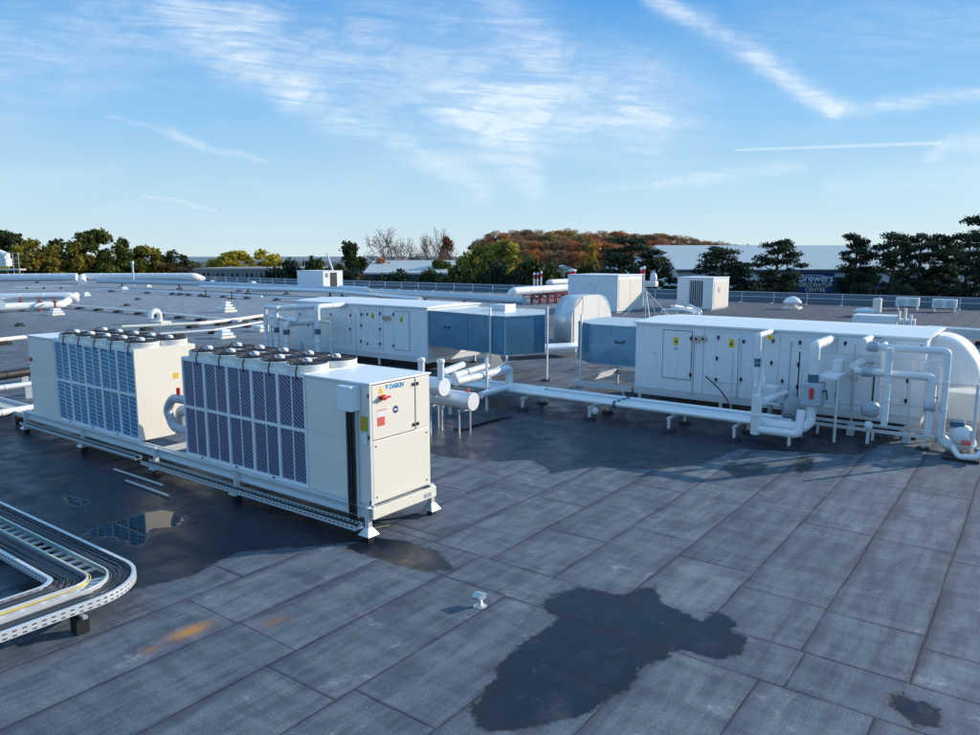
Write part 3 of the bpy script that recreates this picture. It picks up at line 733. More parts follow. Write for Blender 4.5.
D2 = duct('blue grey metal duct entering the left end of the right air handling unit', [(-11.1, 23.45), (-12.95, 23.4), (-13.9, 24.2), (-14.0, 26.6), (-11.1, 26.7)], 1.22, 2.60,
          [(0, .55), (0, 1.0)], [(-13.35, 23.45)])
for dd, (hx, hy) in ((D1, (-20.2, 24.2)), (D2, (-11.8, 23.4))):
    MB().tube([(hx-.16, hy-.02, 2.08), (hx-.12, hy-.1, 2.02), (hx+.12, hy-.1, 2.02), (hx+.16, hy-.02, 2.1)], .022, 6).build('handle', 'dark', dd)
tag(MB().prism([(24.6, .02), (26.3, .02), (25.3, 1.2), (24.75, 1.2)], -18.65, -18.55, 'x').build('support_gusset', 'galvlight'), 'pale angled support plate standing below the cranked blue duct', 'support')
bf = thing('duct_base_frame', 'low galvanised frame below the duct at the left of the right unit', 'frame', (-12.3, 24.5, 0))
for (a, b) in (((-13.5, 23.2), (-11.2, 23.2)), ((-13.5, 23.25), (-13.5, 26.6)), ((-13.5, 26.6), (-11.2, 26.6))):
    MB().obox((*a, .49), (*b, .49), .07, .2).build('beam', 'galvlight', bf)
for q in ((-13.45, 23.2), (-11.5, 23.2), (-13.45, 26.55)): MB().box(q[0]-.04, q[0]+.04, q[1]-.04, q[1]+.04, 0, .39).build('leg', 'galv', bf)
# arched duct at the right end of AHU2
ar = thing('arched_duct', 'white arched metal duct bending down at the right end of the unit', 'duct', (-1.7, 25.2, 0))
def arch(x0, xc, R0, R1, zc, ya, yb, tail, n=14, start=pi/2):
    out = []; inn = []
    for i in range(n+1):
        a = start*(1-i/n); out.append((xc+R1*cos(a), zc+R1*sin(a))); inn.append((xc+R0*cos(a), zc+R0*sin(a)))
    out = [(x0, zc+R1)]+out+[(xc+R1, tail)]; inn = [(x0, zc+R0)]+inn+[(xc+R0, tail)]
    return out+inn[::-1]
an = np.linspace(0, pi/2, 15)
hood = [(-2.56, 1.45), (-2.56, 2.70), (-2.45, 2.72)]+[(-2.40+1.04*sin(a), 1.45+1.27*cos(a)) for a in an]
MB().prism(hood, 24.40, 26.36, 'y', True).build('duct_bend', 'white', ar)
bnd = [(-2.40+1.04*sin(a), 1.45+1.27*cos(a)) for a in an]; bin_ = [(-2.40+.96*sin(a), 1.45+1.19*cos(a)) for a in an]
for yy in (24.375, 26.36): MB().prism([(-2.56, 2.725)]+[(q[0]+.012, q[1]+.012) for q in bnd]+bin_[::-1]+[(-2.56, 2.64)], yy, yy+.03, 'y', True).build('bend_rim', 'whitecap', ar)
MB().box(-2.45, -1.32, 24.36, 26.42, 1.36, 1.445, .01).build('outlet_flange', 'galvlight', ar)
for q in ((-1.4, 24.42), (-2.3, 24.42), (-1.4, 26.35)): MB().box(q[0]-.03, q[0]+.03, q[1]-.03, q[1]+.03, 0, 1.365).build('leg', 'galvlight', ar)
# arched duct by the big white plant box
c = G(570, 346); c2 = G(630, 330)
ax = thing('arched_duct', 'large cream lit arched duct with segmented sides beside the tall white cabinet', 'duct', (c[0], c[1], 0), rotz=0, local=True)
ax.location = (G(571, 346)[0], G(571, 346)[1], 0)
W = 1.15
def dome(y): return 0
prof = [(0, .1), (0, 1.4)]+[(1.35*(1-cos(a)), 1.4+1.35*sin(a)) for a in np.linspace(.1, pi/2, 8)]+[(3.2, 2.75)]+[(3.2+1.6*sin(a), 1.15+1.6*cos(a)) for a in np.linspace(.1, pi/2, 8)]+[(4.8, .1)]
MB().prism([(a, b) for a, b in prof], -W, 0, 'x', True).build('duct_shell', 'ductpale', ax)
sd = MB()
for i in range(5):
    ya = .25+i*.95; ztop = 2.72 if 1 <= i <= 2 else (2.35 if i in (0, 3) else 1.6)
    if i in (0,): sd.add([(.03, ya, .12), (.03, ya+.93, .12), (.03, ya+.93, 2.66), (.03, ya, 2.05)], [(0, 1, 2, 3)])
    elif i == 4: sd.add([(.03, ya, .12), (.03, 4.75, .12), (.03, 4.75, 1.3), (.03, ya, 2.3)], [(0, 1, 2, 3)])
    elif i == 3: sd.add([(.03, ya, .12), (.03, ya+.93, .12), (.03, ya+.93, 2.3), (.03, ya, 2.72)], [(0, 1, 2, 3)])
    else: sd.box(.0, .03+.02*(i % 2), ya, ya+.93, .12, 2.72)
sd.build('lit_side_sheet', 'cream', ax, recalc=False)  # cream colour stands for warm sun on this side of the shell
MB().box(.02, .09, .9, 1.5, .25, 1.35).build('opening', 'black', ax)
tf = thing('duct_platform', 'low pale platform tray standing in front of the cream arched duct', 'platform', G(535, 350))
a_, b_ = G(502, 349, .5), G(582, 345, .5)
MB().obox(a_, b_, 1.5, .1).build('deck', 'whitecap', tf)
for q in ((512, 352), (545, 353), (575, 352)):
    g_ = G(*q); MB().box(g_[0]-.06, g_[0]+.06, g_[1]-.06, g_[1]+.06, 0, .45).build('leg', 'galv', tf)

# ---------------------------------------------------------------- insulated pipes
def clads(mb, path, r, step=.95):
    for a, b in zip(path[:-1], path[1:]):
        a, b = Vector(a), Vector(b); L = (b-a).length; n = int(L/step)
        for i in range(1, n+1):
            p = a+(b-a)*(i/(n+1)); d = (b-a).normalized()*.02; mb.cyl(p-d, p+d, r*1.035, seg=14, caps=False)
def pipe(label, path, r, mat='lag', bands=(), fil=None, name='insulated_pipe', group=None):
    t = thing(name, label, 'pipe', path[0] if path[0][2] < 1 else (*path[0][:2], 0), group=group)
    p = MB().tube(path, r, 14, r*1.3 if fil is None else fil, True, .95).build('pipe', mat, t)
    for (pt, dr, m) in bands:
        pt = Vector(pt); dr = Vector(dr).normalized(); MB().cyl(pt-dr*.12, pt+dr*.12, r*1.06, seg=14, caps=False).build('identification_band', m, p)
    return t
# four pipes side by side running to the right unit
BX0, BX1 = -15.4, -5.3
for i in range(4):
    y = 20.42+.32*i; zc = .50
    e = [-5.9, -4.95, -5.35, -5.7][i]
    path = [(-17.2-.3*i, y, zc), (e, y, zc)]
    pipe(('frontmost', 'second', 'third', 'rearmost')[i]+' of four parallel white lagged pipes running low across the roof', path, .09, ('alu', 'lag', 'aludark', 'alu')[i], group='parallel lagged pipes crossing the roof')
def strut_support(x, y, lab, w=1.35):
    t = thing('pipe_support', lab, 'pipe support', (x, y, 0), group='low pipe supports')
    MB().box(x-.03, x+.03, y-.1, y+w, .33, .40).build('cross_bar', 'galvlight', t)
    for yy in (y-.0, y+w-.15):
        l = MB().box(x-.035, x+.035, yy-.035, yy+.035, .05, .33).build('leg', 'galvlight', t)
        MB().cyl((x, yy, 0), (x, yy, .07), .2, .17, 14).build('pad', 'rubber', l)
for x, lab in ((-13.6, 'low steel support under the pipe run near the vessels'), (-11.1, 'low steel support under the pipes by the white ball'), (-8.5, 'low steel support under the middle of the pipe run'), (-6.6, 'low steel support under the pipe run near its elbow'), (-5.15, 'low steel support under the right end of the pipe run')):
    strut_support(x, 20.1, lab)
cl = thing('pipe_clamp', 'blue black strap clamp around the parallel pipes by the duct frame', 'clamp', (-10.4, 20.9, .3))
for i in range(4): MB().cyl((-10.44, 20.42+.29*i, .5), (-10.36, 20.42+.29*i, .5), .108, seg=14, caps=False).build('strap', 'band', cl)
tag(MB().lathe(G(595, 411, .22), [(.001, -.12), (.08, -.10), (.12, 0), (.08, .1), (.001, .12)], 14).build('float_ball', 'lag'), 'small white ball hanging under the pipes near the duct frame', 'ball')
# drops in front of the right unit
P1x = -6.62
pipe('slim white lagged riser with a blue band, left in front of the right unit', [(P1x, 21.5, .5), (P1x, 21.9, .45), (P1x, 21.9, 2.74), (P1x, 23.16, 2.74)], .085, 'lag', [((P1x, 21.9, 1.95), (0, 0, 1), 'band')])
tag(MB().box(P1x+.02, P1x+.16, 22.7, 22.72, 2.55, 2.68).build('pipe_tag', 'yellow'), 'small yellow tag hanging from the slim riser by the unit', 'tag')
P3x = -4.93
pipe('thick white lagged riser with red tagged valve, tallest in front of the unit', [(P3x-1.2, 20.42, .50), (P3x, 20.42, .50), (P3x, 21.3, .50), (P3x, 21.3, 2.62), (P3x, 23.16, 2.62)], .13, 'lag', [((P3x, 21.3, 1.72), (0, 0, 1), 'band')])
vv = thing('lagged_valve', 'grey lagged valve box with a red tag on the thick riser', 'valve', (P3x, 21.3, 1.0))
MB().box(P3x-.28, P3x+.28, 21.05, 21.6, .98, 1.62, .06).build('jacket', 'grey', vv)
MB().box(P3x-.02, P3x+.09, 21.02, 21.048, 1.2, 1.48, .01).build('tag', 'red', vv)
MB().tube([(P3x+.28, 21.2, 1.4), (P3x+.38, 21.15, 1.45), (P3x+.42, 21.12, 1.2)], .025, 8).build('lever', 'black', vv)
P2x = -6.05
pipe('short thick white lagged upstand at the elbow of the pipe run', [(P2x, 20.15, .25), (P2x, 20.15, 1.3)], .135, 'lag')
pipe('thin bare pipe rising from the short thick upstand', [(P2x+.02, 20.2, 1.25), (P2x+.1, 20.35, 2.0)], .06, 'galvlight')
pipe('short white branch pipe leading from the upstand to the unit', [(P2x+.15, 20.2, 1.15), (P2x+.15, 22.4, 1.05)], .09, 'lag')
pipe('front white pipe loop low before the unit', [(P2x, 20.15, .38), (P2x+.55, 20.15, .38), (P3x-.02, 20.15, .38), (P3x-.02, 20.35, 1.0)], .11, 'lag')
pb = thing('circulation_pump', 'grey lagged pump standing behind the thick upstand', 'pump', (-5.7, 22.2, .0))
MB().lathe((-5.7, 22.2, 0), [(.001, .35), (.2, .38), (.25, .5), (.25, .85), (.16, .98), (.1, 1.0), (.1, 1.15), (.001, 1.15)], 16).build('jacket', 'grey', pb)
MB().box(-5.95, -5.45, 22.0, 22.4, 0, .36).build('base', 'galv', pb)
pb = thing('control_valve', 'pale actuator box on a tray behind the slim riser', 'valve', (-6.3, 22.3, .0))
MB().box(-6.5, -6.1, 22.1, 22.45, .85, 1.25, .03).build('actuator', 'lag', pb)
MB().box(-6.75, -5.95, 21.95, 22.5, .74, .80).build('tray', 'galvlight', pb)
MB().cyl((-6.3, 22.3, .05), (-6.3, 22.3, .76), .07).build('stand', 'galv', pb)
# tray bracket with post
tb = thing('valve_tray', 'white drip tray on a thin post beside the thick riser', 'tray', (-4.4, 21.9, 0))
MB().box(-4.85, -4.35, 21.35, 23.1, 1.72, 1.80, .01).build('tray', 'whitecap', tb)
MB().cyl((-4.35, 21.5, .0), (-4.35, 21.5, 1.73), .04, seg=8).build('post', 'galvlight', tb)
MB().box(-4.7, -4.45, 22.4, 22.75, 1.8, 2.15, .03).build('valve', 'lag', tb)
# goal-post pipes right
pipe('long white top pipe turning down at the right end of the unit', [(-3.80, 21.9, 2.62), (-1.93, 21.9, 2.62), (-1.93, 21.9, .45)], .10, 'lag', fil=.1)
pipe('lower white horizontal pipe turning down beside the taller one', [(-4.0, 21.75, 1.96), (-2.20, 21.75, 1.96), (-2.20, 21.75, .45)], .10, 'lag', fil=.1)
pipe('upright white pipe crossing both horizontal pipes at the unit', [(-3.17, 21.5, .62), (-3.17, 21.5, 2.66)], .085, 'lag')
pipe('thin upright white pipe behind the crossing pipe', [(-3.45, 22.4, .62), (-3.45, 22.4, 2.6), (-3.5, 23.16, 2.62)], .075, 'lag')
pipe('short white stub pipe entering the unit at upper level', [(-3.9, 22.0, 2.72), (-3.9, 23.16, 2.72)], .10, 'lag')
pipe('short white stub pipe entering the unit at middle level', [(-4.05, 21.85, 2.08), (-4.05, 23.16, 2.08)], .10, 'lag')
pipe('slim white pipe rising between the two right hand drops', [(-2.02, 22.35, .5), (-2.02, 22.35, 2.15)], .09, 'lag')
tk = thing('expansion_tank', 'grey lagged rounded tank hanging below the crossing pipes', 'tank', (-3.6, 21.7, 0))
MB().lathe((-3.55, 21.7, 0), [(.001, .78), (.18, .80), (.235, .88), (.235, 1.06), (.17, 1.17), (.001, 1.2)], 18).build('jacket', 'grey', tk)
MB().lathe((-3.55, 21.6, 0), [(.001, .42), (.09, .45), (.11, .55), (.08, .66), (.001, .68)], 14).build('drain', 'lag', tk)
MB().cyl((-3.55, 21.6, .05), (-3.55, 21.6, .42), .045, seg=8).build('post', 'galvlight', tk)
MB().cyl((-3.55, 21.6, 0), (-3.55, 21.6, .06), .22, .2, 14).build('pad', 'rubber', tk)
MB().cyl((-3.52, 21.72, 1.15), (-3.52, 21.72, 2.0), .025, seg=6).build('rod', 'black', tk)
lb = thing('pipe_gantry', 'low galvanised strut frame running in front of the right unit', 'frame', (-3.6, 21.9, 0))
MB().box(-5.2, -1.35, 22.0, 22.06, .30, .38).build('rail', 'galvlight', lb)
MB().box(-5.2, -1.35, 22.7, 22.76, .30, .38).build('rail', 'galvlight', lb)
for x in (-4.9, -3.5, -2.3, -1.4):
    l = MB().box(x-.03, x+.03, 22.0, 22.06, .06, .30).build('leg', 'galvlight', lb); MB().cyl((x, 22.03, 0), (x, 22.03, .065), .17, .15, 14).build('pad', 'rubber', l)
# pump set at the far right with white control box
wb = tag(MB().box(-2.05, -1.15, 22.9, 23.9, .72, 1.45, .03).build('control_box', 'creamlit'), 'plain white box low at the right end under the arched duct', 'control box')
ps = thing('pump_set', 'grey lagged pump set with red flanges at the far right end', 'pump', (-1.5, 21.7, 0))
MB().tube([(-1.95, 22.0, .45), (-1.75, 21.9, .22), (-1.4, 21.75, .3), (-1.2, 21.6, .45)], .13, 12, .1).build('pipe', 'lag', ps)
MB().lathe((-1.45, 21.7, .35), [(.001, 0), (.18, .02), (.24, .1), (.24, .36), (.16, .46), (.001, .48)], 16).build('jacket', 'lag', ps)
MB().box(-1.72, -1.4, 21.55, 21.95, .78, .92, .03).build('motor_cap', 'band', ps)
MB().cyl((-1.42, 21.42, .45), (-1.22, 21.42, .45), .06).build('flange', 'redlabel', ps)
MB().tube([(-1.6, 21.45, .3), (-1.45, 21.25, .12), (-1.1, 21.2, .16), (-.95, 21.35, .3)], .07, 10, .08).build('bend', 'lag', ps)
MB().box(-1.8, -1.0, 21.2, 22.1, 0, .08, .01).build('plinth', 'rubber', ps)
for x, y, h_, lab in ((-1.20, 21.6, 1.9, 'nearest bare vertical steel post at the right end of the pipework'), (-1.05, 22.9, 2.05, 'rear bare vertical steel post at the right end of the pipework')):
    t = thing('steel_post', lab, 'post', (x, y, 0)); MB().box(x-.035, x+.035, y-.035, y+.035, .03, h_).build('upright', 'galvlight', t); MB().box(x-.12, x+.12, y-.12, y+.12, 0, .035).build('base_plate', 'galv', t)

# ---------------------------------------------------------------- vessels and pipes beside the near chiller
for i, (px, py, yy, lab) in enumerate(((444, 387, 16.0, 'rear horizontal white lagged vessel, round end facing right'), (473, 401.5, 16.4, 'front horizontal white lagged vessel, round end facing right'))):
    e = PY(px, py, yy); r = .25
    t = thing('lagged_vessel', lab, 'vessel', (e[0]-.6, yy, 0))
    MB().tube([(e[0]-1.9, yy, e[2]), (e[0]-.5, yy, e[2]), (e[0], yy, e[2])], r, 24).build('shell', 'alu', t)
    MB().cyl((e[0]-.02, yy, e[2]), (e[0]+.025, yy, e[2]), r*1.03, seg=24).build('end_cap', 'lag', t)
    for dx in (-.3, -1.5):
        MB().box(e[0]+dx-.03, e[0]+dx+.03, yy-.28, yy+.28, e[2]-r-.06, e[2]-r+.01).build('cradle', 'galvlight', t)
        for s_ in (-.25, .25): MB().box(e[0]+dx-.02, e[0]+dx+.02, yy+s_-.02, yy+s_+.02, 0, e[2]-r-.05).build('leg', 'galv', t)
    MB().cyl((e[0]-.18, yy, e[2]+r-.02), (e[0]-.18, yy, e[2]+r+.12), .04).build('vent_plug', 'redlabel', t)
zf = Z(420, 330, 4.4545)
specs = [('upper thick white pipe beside the vessels under the blue duct', zf(160, 232), zf(398, 172), 1.15, .135, True),
         ('second white pipe beside the vessels, just below the upper one', zf(150, 205), zf(298, 160), 1.3, .11, False),
         ('lower white pipe beside the vessels bending to the low run', zf(270, 290), zf(385, 258), .62, .12, False),
         ('short white pipe behind the vessel caps', zf(100, 190), zf(190, 155), 1.5, .11, False)]
for lab, a, b, zz_, r, down in specs:
    a3, b3 = G(*a, zz_), G(*b, zz_)
    path = [a3, b3]+([(b3[0], b3[1], .5), (b3[0]+1.5, b3[1], .5)] if down else [])
    pipe(lab, path, r, 'alu')
gf = thing('pipe_trestle', 'white goalpost support frame holding the pipes beside the vessels', 'trestle', G(*zf(298, 360)))
for q, zt in ((zf(298, 360), 1.75), (zf(385, 265), 1.3), (zf(100, 380), 1.0), (zf(135, 375), .9)):
    g_ = G(*q); l = MB().box(g_[0]-.035, g_[0]+.035, g_[1]-.035, g_[1]+.035, 0, zt).build('post', 'galvlight', gf)
g1, g2 = G(*zf(298, 360)), G(*zf(385, 265)); MB().obox((*g1[:2], 1.05), (*g2[:2], 1.05), .06, .06).build('cross_bar', 'galvlight', gf)
for lab, (x, zt) in (('left white tee pipe stub rising behind the near chiller corner', (-13.65, 2.26)), ('right white tee pipe stub rising from the rear vessel', (-12.95, 2.28))):
    t = thing('vent_stub', lab, 'pipe', (x, 15.2, 1.7)); MB().tube([(x, 15.2, 1.7), (x, 15.2, zt-.06)], .09, 12).build('pipe', 'lag', t); MB().lathe((x, 15.2, zt-.08), [(.001, .08), (.1, .06), (.12, 0), (.11, -.04)], 14).build('cap', 'whitecap', t)
tag(MB().tube([G(*zf(150, 445)), G(*zf(200, 440), .03), G(*zf(240, 425), .03), G(*zf(330, 400), .03), G(*zf(405, 388))], .05, 8).build('loose_hose', 'rubber'), 'short dark hose lying on the wet felt below the vessels', 'hose')

# ---------------------------------------------------------------- risers left of AHU1
Yp = 22.6
def q10(x, y): return PY(*z10(x, y), Yp)
a, b = q10(250, 560), q10(250, 182)
pipe('left tall white riser before the centre rear unit', [(b[0], Yp, .4), (b[0], Yp, b[2]), (b[0], 24.26, b[2])], .13, 'lag', [((b[0], Yp, 1.5), (0, 0, 1), 'band')])
b2 = q10(655, 165)
pipe('right tall white riser before the centre rear unit', [(b2[0], Yp, .4), (b2[0], Yp, b2[2]), (b2[0], 24.26, b2[2])], .13, 'lag', [((b2[0], Yp, 1.6), (0, 0, 1), 'band')])
pipe('white crossover pipe joining the tops of both tall risers', [(b[0]+.1, Yp+.3, b[2]+.02), (b2[0]+.05, Yp+.3, b2[2]+.02)], .11, 'lag')
b3 = q10(148, 165)
pipe('leftmost slim pale riser with a short top arm at the centre rear unit', [(b3[0], Yp, .3), (b3[0], Yp, b3[2]), (b3[0]+1.0, Yp, b3[2]-.02)], .10, 'alu')
b4 = q10(355, 330)
pipe('short thick white valve riser between the two tall risers', [(b4[0], Yp, .3), (b4[0], Yp, b4[2]), (b4[0], Yp+1.6, b4[2])], .15, 'lag', [((b4[0], Yp, 1.45), (0, 0, 1), 'band')])
b5 = q10(180, 265)
pipe('pale blue horizontal pipe linking the leftmost riser', [(b5[0], Yp+.2, b5[2]), (b5[0]+1.9, Yp+.2, b5[2]-.1)], .12, 'alu')
b6 = q10(740, 320)
pipe('thin grey pipe right of the tall risers', [(b6[0], Yp+.3, .4), (b6[0], Yp+.3, b6[2]), (b6[0]-.6, Yp+.3, b6[2])], .06, 'galvlight')
b7 = q10(900, 190)
pipe('thin steel upright by the warning labels of the rear unit', [(b7[0], Yp+.8, .4), (b7[0], Yp+.8, b7[2])], .025, 'galv')
b8 = q10(187, 340)
pipe('second slim pale riser beside the leftmost one', [(b8[0], Yp+.1, .3), (b8[0], Yp+.1, b8[2])], .09, 'alu')
b9 = q10(540, 265)
tag(MB().box(b9[0]-.05, b9[0]+.55, Yp+.9, Yp+1.15, b9[2]-.85, b9[2], .02).build('control_box', 'creamlit'), 'pale control box mounted between the tall risers of the rear unit', 'control box')
tag(MB().lathe((b4[0]+.7, Yp+.1, 0), [(.001, .3), (.2, .32), (.25, .5), (.25, .95), (.15, 1.1), (.001, 1.12)], 14).build('lagged_pump', 'grey'), 'grey lagged pump on the roof by the tall risers', 'pump')

# ---------------------------------------------------------------- cable ladder bottom left
lad = thing('cable_ladder', 'wide galvanised cable ladder turning a corner, filled with black cables', 'cable ladder', (-11.5, 4.6, 0))
OX, OY, RC = -9.95, 5.42, .95       # outer corner
def bend(off, n=10):                # path at inward offset from the outer rail: along X, round the corner, then towards -Y
    r = max(.26, RC-off); cx_, cy_ = OX-RC, OY-RC
    if off > RC-.26: cx_, cy_ = OX-off-.26, OY-off-.26
    p = [(-26.0, cy_+r)]
    p += [(cx_+r*sin(a), cy_+r*cos(a)) for a in np.linspace(0, pi/2, n)]
    p += [(cx_+r, -8.0)]
    return p
def rail(off, z0, z1, t, name, mat, flange=0, holes=False):
    mb = MB(); pa, pb = bend(off-t/2), bend(off+t/2); n = len(pa)
    vs = [(*q, z) for z in (z0, z1) for p in (pa, pb) for q in p]
    def ix(z, s_, i): return z*2*n+s_*n+i
    fs = []
    for i in range(n-1):
        fs += [(ix(0, 0, i), ix(0, 0, i+1), ix(1, 0, i+1), ix(1, 0, i)), (ix(0, 1, i+1), ix(0, 1, i), ix(1, 1, i), ix(1, 1, i+1)),
               (ix(1, 0, i), ix(1, 0, i+1), ix(1, 1, i+1), ix(1, 1, i)), (ix(0, 1, i), ix(0, 1, i+1), ix(0, 0, i+1), ix(0, 0, i))]
    mb.add(vs, fs); o = mb.build(name, mat, lad)
    if flange:
        f = MB(); pa, pb = bend(off), bend(off+flange); vs = [(*q, z1+.003) for p in (pa, pb) for q in p]+[(*q, z1-.006) for p in (pa, pb) for q in p]
        f.add(vs, [(i, i+1, n+i+1, n+i) for i in range(n-1)]+[(2*n+i, 3*n+i, 3*n+i+1, 2*n+i+1) for i in range(n-1)]+[(n+i, n+i+1, 3*n+i+1, 3*n+i) for i in range(n-1)]+[(i+1, i, 2*n+i, 2*n+i+1) for i in range(n-1)])
        f.build('lip', mat, o)
    return o
rail(0, .31, .425, .012, 'side_rail', 'perf', .05)
rail(.36, .34, .44, .010, 'divider', 'galvlight', .02)
rail(.62, .34, .44, .010, 'divider', 'galvlight', .02)
rail(1.02, .31, .425, .012, 'side_rail', 'perf', -.05)
# rungs
rg_ = MB()
po, pi_ = bend(.01), bend(1.01)
for x in np.arange(-25.8, OX-RC-.1, .26): rg_.box(x, x+.07, OY-1.01, OY-.01, .315, .34)
for a in np.linspace(.25, 1.35, 5):
    cx_, cy_ = OX-RC, OY-RC; rg_.obox((cx_+.1*sin(a), cy_+.1*cos(a), .327), (cx_+(RC-.01)*sin(a), cy_+(RC-.01)*cos(a), .327), .07, .025)
for y in np.arange(OY-RC-.15, -7.8, -.26): rg_.box(OX-1.01, OX-.01, y, y+.07, .315, .34)
rg_.build('rungs', 'galvlight', lad)
def cablegroup(o0, o1, n, r, z, mats, jit=.012):
    for k in range(n):
        off = o0+(o1-o0)*k/(n-1); p = bend(off)
        path = []
        full = [p[0], (-22, p[0][1]), (-18, p[0][1]), (-15, p[0][1]), (-13, p[0][1])]+p[1:-1]+[(p[-1][0], 2.4), (p[-1][0], 0), (p[-1][0], -3), p[-1]]
        for q in full: path.append((q[0]+random.uniform(-jit, jit), q[1]+random.uniform(-jit, jit), z+random.uniform(0, .025)))
        MB().tube(path, r, 6, .25).build('cable', mats[k % len(mats)], lad)
cablegroup(.05, .32, 9, .017, .365, ['cablegrey', 'dark', 'cablegrey'])
cablegroup(.66, .97, 10, .017, .365, ['cablegrey', 'dark', 'cablegrey'])
cablegroup(.392, .394, 2, .007, .39, ['green'], .003)
cablegroup(.586, .588, 2, .006, .40, ['yellow'], .003)
for (x, y) in ((-20, 4.9), (-16.5, 4.9), (-13.6, 4.9), (-10.5, 4.3), (-10.4, 1.5)):
    l = MB()
    if x < -11: l.box(x-.03, x+.03, 4.3, 5.55, .24, .28)
    else: l.box(OX-1.1, OX+.08, y-.03, y+.03, .24, .28)
    l.build('support_bar', 'galv', lad)
    for s_ in (-.45, .45):
        q = (x, y+s_) if x < -11 else (x+s_, y)
        MB().box(q[0]-.09, q[0]+.09, q[1]-.09, q[1]+.09, 0, .24, .01).build('pad', 'rubber', lad)

# ---------------------------------------------------------------- small roof outlets in the foreground
v_ = G(480, 606)
rv = thing('pipe_vent', 'small grey cowled pipe vent standing alone on the near felt', 'vent', v_)
MB().lathe(v_, [(.10, .004), (.07, .015), (.036, .03), (.036, .13), (.001, .13)], 14).build('stub', 'galv', rv)
MB().prism([(v_[1]-.07, .11), (v_[1]+.08, .10), (v_[1]+.09, .17), (v_[1]-.0, .20), (v_[1]-.09, .155)], v_[0]-.085, v_[0]+.05, 'x').build('cowl', 'aludark', rv)

# ---------------------------------------------------------------- pipes and ladders left of the rear chiller
def ylong(label, p, q, z, r, mat, name='insulated_pipe', cat='pipe'):
    a, b = G(*p, z), G(*q, z); d = (Vector(b)-Vector(a)).normalized(); a = Vector(a)-d*8; b = Vector(b)+d*1.5
    t = thing(name, label, cat, (a.x, a.y, 0)); o = MB().tube([a, b], r, 12, 0, True, 1.2).build('pipe', mat, t)
    for f in (.3, .6, .85):
        c_ = a+(b-a)*f; MB().box(c_.x-.05, c_.x+.05, c_.y-.12, c_.y+.12, 0, max(.05, z-r+.01)).build('stand', 'galv', t)
ylong('black lagged pipe running behind the rear chiller cabinet', (0, 376), (26, 372), .55, .17, 'rubber')
ylong('grey pale pipe running behind the rear chiller, beyond the felt strip', (0, 388), (30, 384), .5, .10, 'alu')
ylong('white low pipe running past the foot of the rear chiller cabinet', (0, 413), (30, 408), .45, .10, 'lag')
lt = thing('cable_tray', 'open galvanised ladder tray leading left from the rear chiller frame', 'cable tray', (-24, 9.4, 0))
for y in (9.1, 9.75): MB().box(-34, -23.35, y-.02, y+.02, .34, .46).build('side_rail', 'galvlight', lt)
r_ = MB()
for i in range(36): r_.box(-33.8+i*.29, -33.72+i*.29, 9.12, 9.73, .36, .39)
r_.build('rungs', 'galvlight', lt)
for x in (-33, -29.5, -26.5, -24.2): MB().box(x-.05, x+.05, 9.05, 9.8, 0, .335).build('block', 'rubber', lt)

# ---------------------------------------------------------------- mushroom vents and other small things across the roof
def mushroom(label, px, py, s, tiers=2, snow=False):
    g_ = G(px, py); t = thing('roof_vent', label, 'roof vent', g_, group=None)
    MB().box(g_[0]-.75*s, g_[0]+.75*s, g_[1]-.75*s, g_[1]+.75*s, 0, .22*s, .02).build('curb', 'creamlit', t)
    if tiers == 0:
        MB().lathe(g_, [(.45*s, .2*s), (.45*s, .5*s), (.85*s, .5*s), (.8*s, .75*s), (.5*s, 1.05*s), (.15*s, 1.2*s), (.001, 1.22*s)], 20).build('dome', 'whitecap', t)
    else:
        m_ = MB(); z = .2*s
        for k in range(tiers):
            w = (.62-.16*k)*s; m_.box(g_[0]-w, g_[0]+w, g_[1]-w, g_[1]+w, z+.08*s, z+.30*s, .05*s); m_.box(g_[0]-w*.7, g_[0]+w*.7, g_[1]-w*.7, g_[1]+w*.7, z-.01, z+.10*s); z += .30*s
        m_.build('hood', 'whitecap', t)
    return t
mushroom('pale square stepped roof vent nearest the rear chiller fans', 224, 338, .66, 2)
mushroom('stepped white roof vent between the crossing pipes, left of centre', 227, 312, .85, 3)
mushroom('low white roof vent before the red pipe stands on the left', 56, 315, .7, 2)
mushroom('low white roof vent far off by the aluminium pipe', 124, 291, .75, 2)
mushroom('pale low vent behind the stepped vents near the slim riser', 262, 331, .8, 1)
mushroom('domed white roof fan standing before the far railing', 792, 309, 1.0, 0)
mushroom('small white vent far back by the railing left of the white cabinet', 253, 285, .8, 2)
gn = thing('gooseneck_vent', 'white gooseneck pipe vent on a curb beyond the rear chiller', 'vent', G(160, 323))
g_ = G(160, 323); MB().tube([(g_[0], g_[1], .1), (g_[0], g_[1], .75), (g_[0]+.1, g_[1]-.35, 1.0), (g_[0]+.15, g_[1]-.75, .75), (g_[0]+.15, g_[1]-.8, .4)], .2, 12, .25).build('pipe', 'alu', gn)
MB().box(g_[0]-.6, g_[0]+.9, g_[1]-.4, g_[1]+.4, 0, .16, .02).build('curb', 'creamlit', gn)
for px, py, lab in ((20, 326, 'small dark box lying on the felt left of the rear chiller'), (138, 300, 'tiny dark block on the felt beyond the long tray'), (127, 306, 'tiny dark block on the felt next to the long tray')):
    g_ = G(px, py); b_ = MB().box(g_[0]-.3, g_[0]+.3, g_[1]-.25, g_[1]+.25, .0, .14, .03); b_.box(g_[0]-.2, g_[0]+.2, g_[1]-.15, g_[1]+.15, .13, .24, .03); tag(b_.build('ballast_block', 'dark'), lab, 'block')
